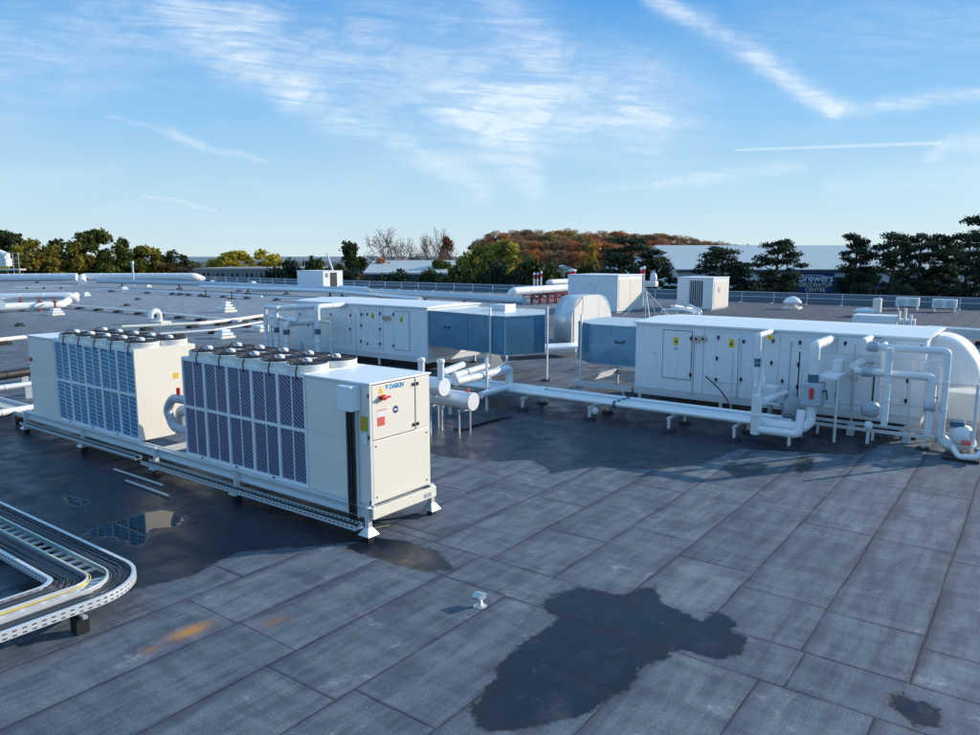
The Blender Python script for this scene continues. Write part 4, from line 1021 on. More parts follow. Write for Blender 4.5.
def longpipe(label, pts, z, r, mat, feet=(), footmat='rubber', name='insulated_pipe', flat=False, cat='pipe', fil=None):
    P3 = [G(px, py, zz3) for (px, py, zz3) in [(q[0], q[1], q[2] if len(q) > 2 else z) for q in pts]]
    t = thing(name, label, cat, (P3[0][0], P3[0][1], 0))
    if flat:
        mb = MB()
        for a, b in zip(P3[:-1], P3[1:]): mb.obox(a, b, r*2.4, r)
        mb.build('channel', mat, t)
    else:
        o = MB().tube(P3, r, 14, (r*1.5 if fil is None else fil), True, 2.4).build('pipe', mat, t)
    tot = len(P3)-1
    for f in feet:
        i = min(tot-1, int(f*tot)); u = f*tot-i; p = Vector(P3[i]).lerp(Vector(P3[i+1]), u)
        MB().box(p.x-.09, p.x+.09, p.y-.09, p.y+.09, .05, max(.08, p.z-r*.6)).build('stand', 'dark', t)
        MB().box(p.x-.32, p.x+.32, p.y-.32, p.y+.32, 0, .16, .02).build('foot', footmat, t)
    return t
fe = [i/9+.05 for i in range(9)]
longpipe('long dull aluminium duct pipe crossing the whole roof behind the centre unit', [(98, 281), (230, 284.5), (345, 290), (440, 296), (524, 301)], .95, .36, 'aludark', fe)
longpipe('second aluminium pipe lying beside the long crossing duct pipe', [(200, 286.5), (330, 291), (420, 299)], .8, .24, 'alu', [.2, .5, .8])
longpipe('aluminium pipe end with an upturned white elbow near the railing', [(340, 287, .9), (366, 288.3, .9), (366, 288.3, 1.7)], .9, .22, 'alu')
longpipe('thick white duct along the far left roof edge', [(-60, 278.5, .9), (77, 277, 1.1)], 1.1, .72, 'lag', [.3, .7], 'concrete')
longpipe('white duct continuing along the far roof edge with an upturned end', [(82, 283, .2), (82, 277, 1.15), (196, 276.6, 1.15), (203, 280, .4)], 1.1, .68, 'lag', [.5], 'concrete')
longpipe('grey flat tray running from the red stands towards the stepped vents', [(68, 305), (150, 312), (240, 321)], .28, .14, 'galvlight', [.08, .2, .32, .44, .56, .68, .8, .93], name='cable_tray', flat=True, cat='cable tray')
longpipe('slim pale pipe running behind the rear chiller fans to the vents', [(122, 327), (200, 323.5), (240, 319), (266, 315)], .3, .12, 'creamlit', [.1, .3, .5, .7, .9])
longpipe('low pale pipe behind the left end of the rear chiller', [(-20, 342), (26, 337)], .3, .12, 'creamlit', [.5])
longpipe('upper pale blue duct above the red stands on the left', [(-30, 297.5), (72, 295.5), (76, 300, .7)], 1.2, .32, 'alu')
longpipe('lower white duct passing under the red stands on the left', [(-30, 308.5), (62, 304.5), (76, 295.5, 1.0)], .5, .34, 'lag')
longpipe('white branch duct rising at the left edge of the photo', [(0, 305, .4), (0, 305, 1.9)], .4, .3, 'lag')
longpipe('slim steel handrail pipe above the left ducts', [(5, 290, 1.5), (64, 289.5, 1.5)], 1.5, .06, 'creamlit')
for i, px in enumerate((21.5, 40, 55.5)):
    g_ = G(px, 311); t = thing('pipe_stand', ('leftmost', 'middle', 'rightmost')[i]+' red steel stand under the left ducts', 'pipe stand', g_, group='red pipe stands on the left')
    MB().box(g_[0]-.07, g_[0]+.07, g_[1]-.07, g_[1]+.07, 0, 1.3).build('post', 'redsteel', t); MB().box(g_[0]-.3, g_[0]+.3, g_[1]-.2, g_[1]+.2, 0, .05).build('base_plate', 'redsteel', t)
    MB().box(g_[0]-.5, g_[0]+.5, g_[1]-.06, g_[1]+.06, .80, .9).build('cross_arm', 'redsteel', t)
longpipe('thin pale pipe low on the far left roof below the long duct', [(100, 289), (160, 291.5), (192, 293)], .35, .12, 'lag', [.1, .4, .7, .95])
longpipe('thin pale pipe between the two aluminium duct pipes on the left', [(172, 292), (262, 296.5)], .35, .13, 'alu', [.1, .35, .6, .85])
longpipe('short low pipe before the open white cabinet', [(268, 297), (330, 300)], .35, .12, 'lag', [.15, .5, .85])
longpipe('thin galvanised tray by the far left ducts', [(15, 287), (72, 286)], .5, .14, 'galvlight', [.2, .5, .8], name='cable_tray', flat=True, cat='cable tray')
longpipe('thin pipe on the felt left of the stepped vents', [(160, 334), (215, 330), (262, 322)], .22, .08, 'galvlight', [.15, .5, .85])
for px, py, lab in ((86, 296, 'far small white vent beside the left white ducts'), (148, 287, 'far small white vent just before the left roof edge'), (176, 285, 'far small white vent right of the grey sensor post'), (212, 283, 'far small white vent at the end of the edge duct')):
    mushroom(lab, px, py, .6, 2)
for k, (px, py, hh) in enumerate(((182, 294, .9), (206, 297, .9), (232, 299, .9))):
    g_ = G(px, py); t = thing('pipe_support', ('left', 'middle', 'right')[k]+' dark trestle under the aluminium duct pipe left of the open cabinet', 'pipe support', g_, group='dark trestles on the left roof')
    MB().box(g_[0]-.06, g_[0]+.06, g_[1]-.06, g_[1]+.06, .1, hh).build('post', 'dark', t); MB().box(g_[0]-.5, g_[0]+.5, g_[1]-.3, g_[1]+.3, 0, .12, .02).build('foot', 'rubber', t)
# slim metalwork in front of the right unit
for x, y, z0, z1, lab in ((-5.55, 22.6, .3, 1.75, 'slim strut upright beside the grey lagged pump'), (-4.15, 22.55, .3, 2.3, 'slim strut upright right of the drip tray'), (-2.75, 22.5, .3, 2.3, 'slim strut upright between the crossing pipe and the drops'), (-7.6, 22.7, .0, 2.1, 'slim strut upright left of the slim blue banded riser')):
    t = thing('strut_upright', lab, 'strut', (x, y, 0)); MB().box(x-.02, x+.02, y-.02, y+.02, z0, z1).build('channel', 'galv', t); MB().box(x-.09, x+.09, y-.09, y+.09, z0-.28 if z0 > .2 else 0, z0+.01).build('foot', 'galv', t)
for x, y, z, lab in ((-3.62, 21.9, 2.62, 'small isolation valve on the long top pipe'), (-3.7, 21.75, 1.96, 'small isolation valve on the lower horizontal pipe'), (-2.20, 21.75, 1.2, 'small isolation valve on the shorter right drop')):
    t = thing('isolation_valve', lab, 'valve', (x, y, z-.2)); MB().cyl((x-.12, y, z), (x+.12, y, z), .135, seg=14).build('body', 'grey', t)
    MB().cyl((x, y, z+.1), (x, y, z+.24), .03, seg=8).build('stem', 'galv', t); MB().obox((x-.02, y, z+.24), (x+.18, y-.05, z+.25), .03, .02).build('lever', 'black', t)
for lab, pts, rr in (('thin copper coloured line running along the right unit base', [(-7.4, 22.9, .34), (-2.7, 22.9, .34)], .02), ('thin black cable looping from the left door of the right unit', [(-8.6, 23.1, 1.2), (-8.1, 22.95, .9), (-7.7, 22.8, .5)], .02)):
    t = tag(MB().tube(pts, rr, 6, .2).build('service_cable', 'redsteel' if 'copper' in lab else 'black'), lab, 'cable')

# red rack with two white pipes and flues
rk = thing('pipe_rack', 'red oxide steel rack of cross braced trestles carrying white pipes', 'pipe rack', G(560, 302))
ra, rb = Vector(G(533, 305)), Vector(G(594, 302)); d = (rb-ra).normalized(); nrm = Vector((-d.y, d.x, 0))
for s_ in (0, 1.6):
    MB().obox(ra+nrm*s_+Vector((0, 0, 1.1)), rb+nrm*s_+Vector((0, 0, 1.1)), .16, .16).build('beam', 'redsteel', rk)
    MB().obox(ra+nrm*s_+Vector((0, 0, .6)), rb+nrm*s_+Vector((0, 0, .6)), .1, .1).build('beam', 'redsteel', rk)
L_ = (rb-ra).length
for k in range(9):
    p = ra+d*(L_*k/8)
    t2 = MB(); 
    for s_ in (0, 1.6): t2.obox(p+nrm*s_, p+nrm*s_+Vector((0, 0, 1.2)), .14, .14)
    t2.obox(p+Vector((0, 0, .95)), p+nrm*1.6+Vector((0, 0, .95)), .1, .1)
    if k < 8: q = ra+d*(L_*(k+1)/8); t2.obox(p+Vector((0, 0, .1)), q+Vector((0, 0, 1.05)), .07, .07); t2.obox(q+Vector((0, 0, .1)), p+Vector((0, 0, 1.05)), .07, .07)
    t2.build('trestle', 'redsteel', rk)
longpipe('thick white duct on the red rack with a down turned left end', [(511, 302, .5), (511, 291.5, 1.62), (592, 286.2, 1.62)], 1.62, .40, 'lag', fil=.9)
longpipe('thinner white duct behind on the red rack', [(549, 286, 1.5), (549, 282.5, 2.2), (592, 280.5, 2.2)], 2.2, .32, 'lag', fil=.6)
def flue(px, top, base, lab, tip=True, grp=None, w=.10):
    g_ = G(px, base); D = toC(g_)
    zt = ZT(top, D); t = thing('flue', lab, 'flue', g_, group=grp)
    MB().cyl(g_, (g_[0], g_[1], zt), w, seg=10).build('pipe', 'whitecap', t)
    MB().cyl((g_[0], g_[1], zt-.5), (g_[0], g_[1], zt-.05), w*1.25, seg=10).build('red_band', 'red', t)
    MB().lathe((g_[0], g_[1], zt), [(w*1.4, -.05), (w*1.5, .1), (.001, .25)], 10).build('cap', 'whitecap' if tip else 'red', t)
def toC(g_): return g_[0]*cos(AX)+g_[1]*cos(AY)
flue(534, 274, 297, 'leftmost white flue with red top above the red rack')
flue(537.5, 274, 297, 'middle white flue with red top above the red rack')
flue(541, 272.5, 297, 'tallest white flue with red top above the red rack')
flue(572, 270.5, 297, 'stout red and white flue left of the tall white cabinet', True, None, .35)
flue(640.5, 269, 306, 'left white flue with red top behind the tripod mast')
flue(643, 268, 306, 'right white flue with red top behind the tripod mast')
# tripod mast with warm cream sensor housing
g_ = G(645, 321); D = toC(g_); tm = thing('tripod_mast', 'thin steel tripod mast with a small cream housing on top', 'mast', g_)
top = Vector((g_[0], g_[1], ZT(290, D))); R_ = 2.2
MB().cyl(g_, (g_[0], g_[1], ZT(286, D)), .05, seg=8).build('pole', 'galvlight', tm)
for k in range(5):
    a = 2*pi*k/5+.3; MB().tube([(g_[0]+R_*cos(a), g_[1]+R_*sin(a), .05), top], .035, 6).build('leg', 'galvlight', tm)
tp = ZT(286, D); MB().box(g_[0]-.1, g_[0]+.9, g_[1]-.3, g_[1]+.3, tp-.02, tp+.4, .08).build('housing', 'cream', tm)
MB().lathe((g_[0]+.6, g_[1], tp+.38), [(.25, 0), (.28, .3), (.2, .6), (.001, .7)], 12).build('sensor', 'lag', tm)
# tall white plant cabinets
def cabinet(label, p0, pc, p1, ytop, doorside='right', fan=False):
    """p0 left base, pc near corner base, p1 right base pixels"""
    a, c_, b = Vector(G(*p0)), Vector(G(*pc)), Vector(G(*p1)); D = toC(c_); h = ZT(ytop, D)
    w = abs(c_.x-a.x); dp = max(2.2, abs(b.y-c_.y)*.6)
    t = thing('plant_cabinet', label, 'plant cabinet', (c_.x-w/2, c_.y+dp/2, 0))
    MB().box(c_.x-w, c_.x, c_.y, c_.y+dp, .12, h, .03).build('casing', 'white', t)
    MB().box(c_.x-w-.05, c_.x+.05, c_.y-.05, c_.y+dp+.05, h-.02, h+.06, .02).build('lid', 'whitecap', t)
    MB().box(c_.x-w+.1, c_.x-.1, c_.y+.1, c_.y+dp-.1, 0, .121).build('plinth', 'galv', t)
    return t, c_, w, dp, h
t, c_, w, dp, h = cabinet('tallest white plant cabinet with warm lit side, behind the cream arched duct', (581, 309), (617, 313), (636, 307), 275.5)
for k in range(2): 
    d_ = MB().box(c_.x, c_.x+.03, c_.y+.25+k*(dp-.5)/2, c_.y+.2+(k+1)*(dp-.5)/2, .35, h-.3, .01).build('side_door', 'creamlit', t)  # sunlit warmth of this side put into the panel colour
MB().torus((c_.x-w*.55, c_.y-.02, h*.78), .16, .03).build('lifting_ring', 'galv', t)
t, c_, w, dp, h = cabinet('white plant cabinet with a dark slatted opening, left of the domed fan', (676, 309), (712, 310.5), (728, 306), 278)
op = MB().box(c_.x-w*.65, c_.x-w*.28, c_.y-.03, c_.y+.02, .3, h-.25).build('louvre', 'dark', t)
for k in range(6): MB().box(c_.x-w*.64+k*w*.06, c_.x-w*.64+k*w*.06+.09, c_.y-.06, c_.y-.03, .32, h-.27).build('slat', 'grey', op)
MB().box(c_.x, c_.x+.03, c_.y+.3, c_.y+dp-.3, .3, h-.3, .01).build('side_door', 'creamlit', t)  # cream here stands for sun on the white side
MB().box(c_.x+.03, c_.x+.06, c_.y+dp*.3, c_.y+dp*.42, h*.55, h*.7).build('label', 'grey', t)
t, c_, w, dp, h = cabinet('white plant cabinet with a dark open doorway, on the left before the railing', (307, 290), (323.5, 291.5), (344, 289.5), 271)
MB().box(c_.x-.01, c_.x+.02, c_.y+dp*.35, c_.y+dp*.7, .25, h-.2).build('doorway', 'black', t)
MB().box(c_.x, c_.x+.05, c_.y+dp*.12, c_.y+dp*.25, h*.7, h*.9).build('label', 'greywall', t)
MB().tube([(c_.x-.4, c_.y+dp*.6, h), (c_.x-1.6, c_.y+dp*.6, h+2.6)], .12, 8).build('raised_prop', 'galvlight', t)
# low grey pipework tangle beside the second cabinet
tg = thing('pipe_manifold', 'low tangle of pale pipes between the tripod mast and white cabinet', 'pipework', G(680, 313))
for k in range(10):
    a, b = G(662+3*k, 313+1.2*(k % 3), .3), G(690+1.2*k, 310+.9*(k % 4), .5+.12*(k % 4))
    MB().tube([a, (a[0], a[1], .6+.1*(k % 5)), b, (b[0], b[1], .1)], .10, 8, .2).build('pipe', 'alu' if k % 2 else 'lag', tg)
# condenser units and extractor on the right
def condenser(label, px, py):
    g_ = G(px, py); t = thing('condensing_unit', label, 'condensing unit', g_, group='condensing units by the right railing')
    MB().box(g_[0]-.95, g_[0]+.95, g_[1]-.4, g_[1]+.4, .35, 1.15, .04).build('casing', 'whitecap', t)
    for s_ in (-.45, .45):
        f_ = MB().cyl((g_[0]+s_, g_[1]-.38, .75), (g_[0]+s_, g_[1]-.43, .75), .34, seg=20).build('fan_grille', 'aludark', t)
    for s_ in (-.8, .8): MB().box(g_[0]+s_-.06, g_[0]+s_+.06, g_[1]-.4, g_[1]+.4, 0, .36).build('stand', 'galv', t)
    return t
condenser('white twin fan condensing unit before the railing, left one of two', 907, 310)
condenser('white twin fan condensing unit before the railing, right one of two', 944, 312)
g_ = G(866, 316); ex = thing('extract_fan', 'white snail shaped extract fan with upright outlet behind the right unit', 'extract fan', g_)
MB().lathe(g_, [(.001, .2), (.8, .22), (1.0, .35), (.8, .6), (.001, .7)], 20).build('scroll', 'lag', ex)
MB().box(g_[0]+.5, g_[0]+1.1, g_[1]-.35, g_[1]+.35, .3, 1.5, .06).build('outlet', 'creamlit', ex)
# equipment just behind the right unit roof
g_ = G(878, 326, 1.0); eq = thing('roof_cowl', 'pale blue sided low cowl with short white stubs behind the right unit', 'roof cowl', (g_[0], g_[1], 0))
MB().prism([(g_[0]-1.35, 0), (g_[0]+.6, 0), (g_[0]+.95, 1.6), (g_[0]-1.35, 1.6)], g_[1]-.2, g_[1]+1.3, 'y').build('casing', 'white', eq)
for k, hh in enumerate((1.9, 2.05, 1.7)): MB().box(g_[0]+.95+k*.3, g_[0]+1.06+k*.3, g_[1]+.2, g_[1]+.45, 0, hh).build('stub', 'lag', eq)
MB().box(g_[0]+.98, g_[0]+1.8, g_[1]+.5, g_[1]+.8, .7, 1.45, .04).build('bracket', 'lag', eq)
pa_, pb_ = G(935, 331, .5), G(1000, 333, .5)
longpipe('pale flat duct lying behind the arched duct at the right', [(925, 330), (1010, 336)], .6, .5, 'ductpale', [.3, .7], flat=True, name='flat_duct', cat='duct')

# ---------------------------------------------------------------- guard railing along the far roof edge
rlg = thing('guard_railing', 'long galvanised guard railing with slim posts along the far roof edge', 'railing', (-20, 83.2, 0))
for z in (1.12, .62): MB().cyl((-165, 83.2, z), (45, 83.2, z), .032, seg=8).build('rail', 'galv', rlg)
for i in range(61):
    x = -164+i*3.42
    p_ = MB().cyl((x, 83.2, 0), (x, 83.2, 1.14), .04, seg=8); p_.box(x-.12, x+.12, 82.3, 83.3, 0, .06); p_.build('post', 'galv', rlg)

# ---------------------------------------------------------------- buildings beyond
def rooted(label, name, cat, px, D): 
    X, Y, _ = PD(px, D); return thing(name, label, cat, (X, Y, -6.05), rotz=YAW, local=True)
def W(D, x, px0): return (x-px0)/FL*D
# warehouse with the blue shop sign
D = 128; px0 = 840; bw = rooted('long low warehouse with pale metal roof and blue shop sign', 'retail_warehouse', 'building', px0, D)
def bx(x): return W(D, x, px0)
ze = ZT(271, D)+6.05; zr = ZT(257, D)+6.05
wl, wr = bx(676), bx(1130)
MB().box(wl, wr, .02, 34, 0, ze).build('wall', 'palewall', bw)
MB().prism([(-.5, ze), (-.5, ze+.35), (17, zr+2.2), (34.5, ze+.35), (34.5, ze)], wl-.4, wr+.4, 'x').build('roof', 'paleroof', bw)
MB().box(wl-.3, wr+.3, -.58, -.2, ze-.12, ze+.22).build('gutter', 'navyclad', bw)
MB().box(bx(770), wr-.2, -.06, .02, 0, ze-1.0).build('dark_cladding', 'navyclad', bw)
for x0, x1, y0, y1, m_ in ((877, 886, 274, 283, 'palewall'), (948, 968, 276, 290, 'palewall'), (968, 1000, 277, 290, 'palewall'), (835, 860, 277, 290, 'blackglass'), (735, 785, 280, 292, 'blackglass')):
    MB().box(bx(x0), bx(x1), -.12, -.06, ZT(y1, D)+6.05, ZT(y0, D)+6.05).build('window' if m_ == 'blackglass' else 'panel', m_, bw)
sg = MB().box(bx(796.5), bx(831), -.35, -.1, ZT(291.5, D)+6.05, ZT(272.5, D)+6.05).build('shop_sign', 'signblue', bw)
text('sign_text', 'Brewers', 1.75, 'signwhite', (bx(813), -.37, ZT(281, D)+6.05), (1, 0), sg, .01, .98, .025)
text('sign_text', 'DECORATOR', .95, 'signcream', (bx(813), -.37, ZT(286, D)+6.05), (1, 0), sg, .01, .98, .015)
text('sign_text', 'CENTRE', .95, 'signcream', (bx(813), -.37, ZT(291, D)+6.05), (1, 0), sg, .01, .98, .015)
MB().prism([(bx(810)+2.6*cos(a), ZT(277.4, D)+6.05+.5*sin(a)) for a in np.linspace(.3, 2.6, 9)]+[(bx(810)+2.5*cos(a), ZT(277.4, D)+6.05+.38*sin(a)) for a in np.linspace(2.6, .3, 9)], -.38, -.355, 'y').build('sign_swoosh', 'signwhite', sg)
# gabled white unit to its left
D = 150; px0 = 662; b2_ = rooted('white gabled warehouse unit left of the signed warehouse', 'gabled_warehouse', 'building', px0, D)
xl, xr = W(D, 642, px0), W(D, 700, px0); zb_ = ZT(268, D)+6.05; zt_ = ZT(256.5, D)+6.05
MB().box(xl, xr, 0, 20, 0, zb_).build('wall', 'palewall', b2_)
MB().prism([(xl-.3, zb_), (xr+.3, zb_), (xr-2, zt_), (xl+1.5, zt_)], -.2, 20.2, 'y').build('roof', 'paleroof', b2_)
# pale stack-like white tower behind the dark pine
D = 140; px0 = 611; b3_ = rooted('pale rounded silo top showing left of the big dark pine', 'silo', 'silo', px0, D)
zt_ = ZT(260, D)+6.05; MB().lathe((0, 0, 0), [(1.1, 0), (1.1, zt_-1), (.8, zt_-.25), (.001, zt_)], 18).build('shell', 'palewall', b3_)
# warehouse roof behind the bushes, centre left
D = 150; px0 = 405; b4_ = rooted('low warehouse with pale sloping roof behind the bare trees', 'low_warehouse', 'building', px0, D)
xl, xr = W(D, 366, px0), W(D, 452, px0); zb_ = ZT(274, D)+6.05; zt_ = ZT(266.5, D)+6.05
MB().box(xl, xr, 0, 26, 0, zb_).build('wall', 'navyclad', b4_)
MB().prism([(-.4, zb_), (26, zb_), (26, zb_+.4), (13, zt_+1.2), (-.4, zb_+.35)], xl-.3, xr+.3, 'x').build('roof', 'paleroof', b4_)
# flat grey building left
D = 168; px0 = 255; b5_ = rooted('long flat roofed grey brown building beyond the left railing', 'flat_roofed_building', 'building', px0, D)
xl, xr = W(D, 196, px0), W(D, 308, px0); zt_ = ZT(270, D)+6.05
MB().box(xl, xr, 0, 24, 0, zt_).build('wall', 'greywall', b5_)
MB().box(xl-.2, xr+.2, -.2, 24.2, zt_, zt_+.45).build('roof_edge', 'concrete', b5_)
for k in range(22):
    x = xl+.8+k*(xr-xl-1.6)/22; MB().box(x, x+.62, -.05, .02, zt_-2.6, zt_-.6).build('window', 'blackglass' if k % 3 else 'bluepara', b5_)
# small cottages between the trees
for px, top, bot, lab, mm in ((512, 270, 278, 'white gabled cottage between dark bushes, left of the flues', 'palewall'), (563, 265, 276, 'cream gabled house peeping between pine and flue', 'creamwall'), (488, 266, 271, 'pale cottage roof left of the yellow green trees', 'creamwall')):
    D = 170; r0 = rooted(lab, 'house', 'house', px, D); w_ = W(D, px+9, px); zt_ = ZT(top, D)+6.05; zb_ = ZT(top+4, D)+6.05
    MB().box(-w_, w_, 0, 7, 0, zb_).build('wall', mm, r0)
    MB().prism([(-w_-.3, zb_), (w_+.3, zb_), (w_*.1, zt_)], -.3, 7.3, 'y').build('roof', 'paleroof', r0)
    for s_ in (-.5, .4): MB().box(s_*w_-.5, s_*w_+.5, -.06, .02, zb_-2.0, zb_-.7).build('window', 'blackglass', r0)
# access platform machine at far left
g_ = G(2, 279); D = toC(g_); mc = thing('rooftop_plant', 'white tank plant with yellow band and railed platform at the far left', 'plant', (g_[0], g_[1], 0), rotz=YAW, local=True)
def mx(x): return (x-2)/FL*D
MB().tube([(mx(-60), .5, ZT(254, D)), (mx(-2), .5, ZT(253, D)), (mx(8), .5, ZT(257, D))], .95, 20, .6).build('tank', 'lag', mc)
MB().box(mx(-60), mx(9), -.5, 1.6, ZT(266, D), ZT(258, D), .05).build('casing', 'whitecap', mc)
MB().box(mx(-60), mx(12), -.58, -.5, ZT(268.5, D), ZT(266, D)).build('yellow_band', 'yellow', mc)
MB().box(mx(-60), mx(22), -.6, 1.8, ZT(270, D), ZT(268.6, D)).build('deck', 'galvlight', mc)
for x in (10, 16, 21.5):
    MB().box(mx(x)-.05, mx(x)+.05, -.55, -.45, ZT(269, D), ZT(253, D)).build('rail_post', 'galvlight', mc)
    MB().box(mx(x)-.06, mx(x)+.06, -.55, -.43, 0, ZT(270, D)).build('leg', 'galvlight', mc)
for y in (253, 258, 263): MB().box(mx(9), mx(22), -.54, -.47, ZT(y, D)-.05, ZT(y, D)+.05).build('guard_rail', 'galvlight', mc)
# chimney-like posts along the left edge
g_ = G(134, 286); D = toC(g_); t = thing('sensor_post', 'short grey upright post above the far left duct', 'post', g_); MB().cyl(g_, (g_[0], g_[1], ZT(263, D)), .16, seg=10).build('pole', 'galv', t); MB().lathe((g_[0], g_[1], ZT(263, D)), [(.25, -.1), (.25, .3), (.001, .4)], 10).build('cap', 'galv', t)

# ---------------------------------------------------------------- trees
def cards(centres, radii, n, size, rng, flat=1.0, shell=.55):
    """n leaf faces spread through clumps"""
    centres = np.array(centres); radii = np.array(radii)
    k = rng.choice(len(centres), n, p=(radii**2/np.sum(radii**2)))
    d = rng.normal(size=(n, 3)); d /= np.linalg.norm(d, axis=1)[:, None]
    rr = (shell+(1-shell)*rng.random(n)**.6)*radii[k]*(1+.14*rng.normal(size=n))
    P = centres[k]+d*rr[:, None]*np.array([1, 1, flat])
    nr = d*.8+rng.normal(size=(n, 3))*.7; nr /= np.linalg.norm(nr, axis=1)[:, None]
    t = np.cross(nr, rng.normal(size=(n, 3))); t /= np.linalg.norm(t, axis=1)[:, None]; b = np.cross(nr, t)
    s = size*(.55+.9*rng.random(n))[:, None]
    V = np.stack([P-t*s-b*s*.5, P+t*s*.2-b*s*.75, P+t*s+b*s*.3, P-t*s*.25+b*s*.8], 1).reshape(-1, 3)
    F = np.arange(4*n).reshape(-1, 4); return V, F
def crown_obj(V, F, name, parent):
    me = bpy.data.meshes.new(name); me.vertices.add(len(V)); me.vertices.foreach_set('co', V.ravel().astype(np.float32))
    me.loops.add(F.size); me.loops.foreach_set('vertex_index', F.ravel().astype(np.int32)); me.polygons.add(len(F))
    me.polygons.foreach_set('loop_start', np.arange(0, F.size, 4, dtype=np.int32)); me.polygons.foreach_set('loop_total', np.full(len(F), 4, np.int32)); me.update()
    me.materials.append(M['leaf']); o = bpy.data.objects.new(name, me); C.objects.link(o); o.parent = parent; o['_o'] = (0, 0, 0); return o
def branch(mb, p, d, L, r, rng, depth, spread=.55, minr=.03, tips=None):
    n = 3; pts = [Vector(p)]; d = Vector(d).normalized()
    for i in range(n):
        d = (d+Vector(rng.normal(size=3))*.12+Vector((0, 0, .05))).normalized(); pts.append(pts[-1]+d*L/n)
    mb.tube(pts, [r*(1-.55*i/n) for i in range(n+1)], 5, caps=False)
    if tips is not None: tips.append(pts[-1])
    if depth:
        for k in range(3 if depth > 1 else 4):
            a = pts[1+k % 3] if k else pts[-1]
            dd = (d+Vector(rng.normal(size=3))*spread).normalized()
            branch(mb, a, dd, L*(.62+.2*rng.random()), max(minr, r*.5), rng, depth-1, spread, minr, tips)
def broadleaf(seed, n=7500, squat=1.0):      # unit: 10 m tall
    rng = np.random.default_rng(seed); t = thing('broadleaf_tree', 'x', 'tree', local=True)
    mb = MB(); tips = []
    mb.tube([(0, 0, 0), (.1, .05, 1.5), (0, .1, 3.2)], [.32, .25, .2], 8)
    for k in range(6):
        a = 2*pi*k/6+rng.random(); branch(mb, (0, .08, 2.2+.22*k), (cos(a), sin(a), 1.0), 2.6, .12, rng, 1, .5, .03, tips)
    cs = []; rs = []
    for k in range(26):
        a = rng.random()*2*pi; h = rng.random(); q = sin(pi*(.12+.80*h))**.8; R_ = 3.3*squat*q*sqrt(rng.random())
        cs.append((R_*cos(a), R_*sin(a), 2.0+7.0*h)); rs.append(.8+.75*rng.random()*(1.1-h*.5))
    cs.append((0, 0, 8.6)); rs.append(1.1)
    for tp_ in tips[::3]: cs.append(tuple(tp_)); rs.append(.7+.4*rng.random())
    mb.build('trunk', 'bark', t); V, F = cards(cs, rs, n, .21, rng, .8, .4); crown_obj(V, F, 'crown', t); return t
def baretree(seed):
    rng = np.random.default_rng(seed); t = thing('bare_tree', 'x', 'tree', local=True); mb = MB()
    mb.tube([(0, 0, 0), (.05, 0, 2), (0, .1, 3.4)], [.3, .22, .18], 7); tips = []
    for k in range(9):
        a = 2*pi*k/9+rng.random()*.5; branch(mb, (0, .08, 2.4+.16*k), (cos(a)*.8, sin(a)*.8, 1.1), 2.7, .11, rng, 3, .5, .035, tips)
    mb.build('trunk', 'twig', t, recalc=False)
    V, F = cards([tuple(q) for q in tips], [.55]*len(tips), 4200, .055, rng, 1, .1); crown_obj(V, F, 'crown', t); return t
def pine(seed, n=8500, wide=1.0, top=1.0):   # unit: 10 m tall, flat layered pads on bent limbs
    rng = np.random.default_rng(seed); t = thing('pine_tree', 'x', 'tree', local=True); mb = MB()
    tr = [(0, 0, 0), (.12, .05, 2.5), (-.08, .1, 5), (.15, 0, 7.5), (0, 0, 9.3)]
    mb.tube(tr, [.26, .22, .18, .12, .05], 8); cs = []; rs = []
    for k in range(24):
        h = 2.9+6.5*(k/23); a = k*2.4+rng.random()*.8; R_ = wide*(2.9-1.9*max(0, (h-5.0)/4.6)**1.2)*(.45+.65*rng.random())
        if h < 4.2: R_ *= .75
        e = Vector((R_*cos(a), R_*sin(a), h+.35+.3*rng.random()))
        mb.tube([(0, 0, h-.5), (e.x*.5, e.y*.5, h-.05), e], [.09, .06, .03], 5, caps=False)
        m_ = 2 if R_ > 1.2 else 1
        for f in np.linspace(.55, 1, m_+1)[1:] if m_ == 1 else (.55, 1.0):
            cs.append((e.x*f+rng.normal()*.15, e.y*f+rng.normal()*.15, h+.25*f+rng.normal()*.12)); rs.append((.62+.55*rng.random())*(1.0 if f == 1 else .8))
    cs.append((0, 0, 9.5)); rs.append(.6)
    mb.build('trunk', 'barkred', t); V, F = cards(cs, rs, n, .105, rng, .42, .2); crown_obj(V, F, 'crown', t); return t
def bush(seed, n=2600):
    rng = np.random.default_rng(seed); t = thing('spreading_bush', 'x', 'bush', local=True); mb = MB(); cs = []; rs = []
    for k in range(7):
        a = k*.9+rng.random(); mb.tube([(0, 0, 0), (cos(a)*1.2, sin(a)*1.2, 1.6), (cos(a)*2.6, sin(a)*2.4, 2.6+rng.random())], [.14, .09, .04], 5, caps=False)
    for k in range(16):
        a = rng.random()*6.28; R_ = 3.4*sqrt(rng.random()); cs.append((R_*cos(a), R_*sin(a), 1.2+3.2*rng.random()*(1-R_/5))); rs.append(.7+.7*rng.random())
    mb.build('stem', 'bark', t); V, F = cards(cs, rs, n, .2, rng, .6, .3); crown_obj(V, F, 'crown', t); return t
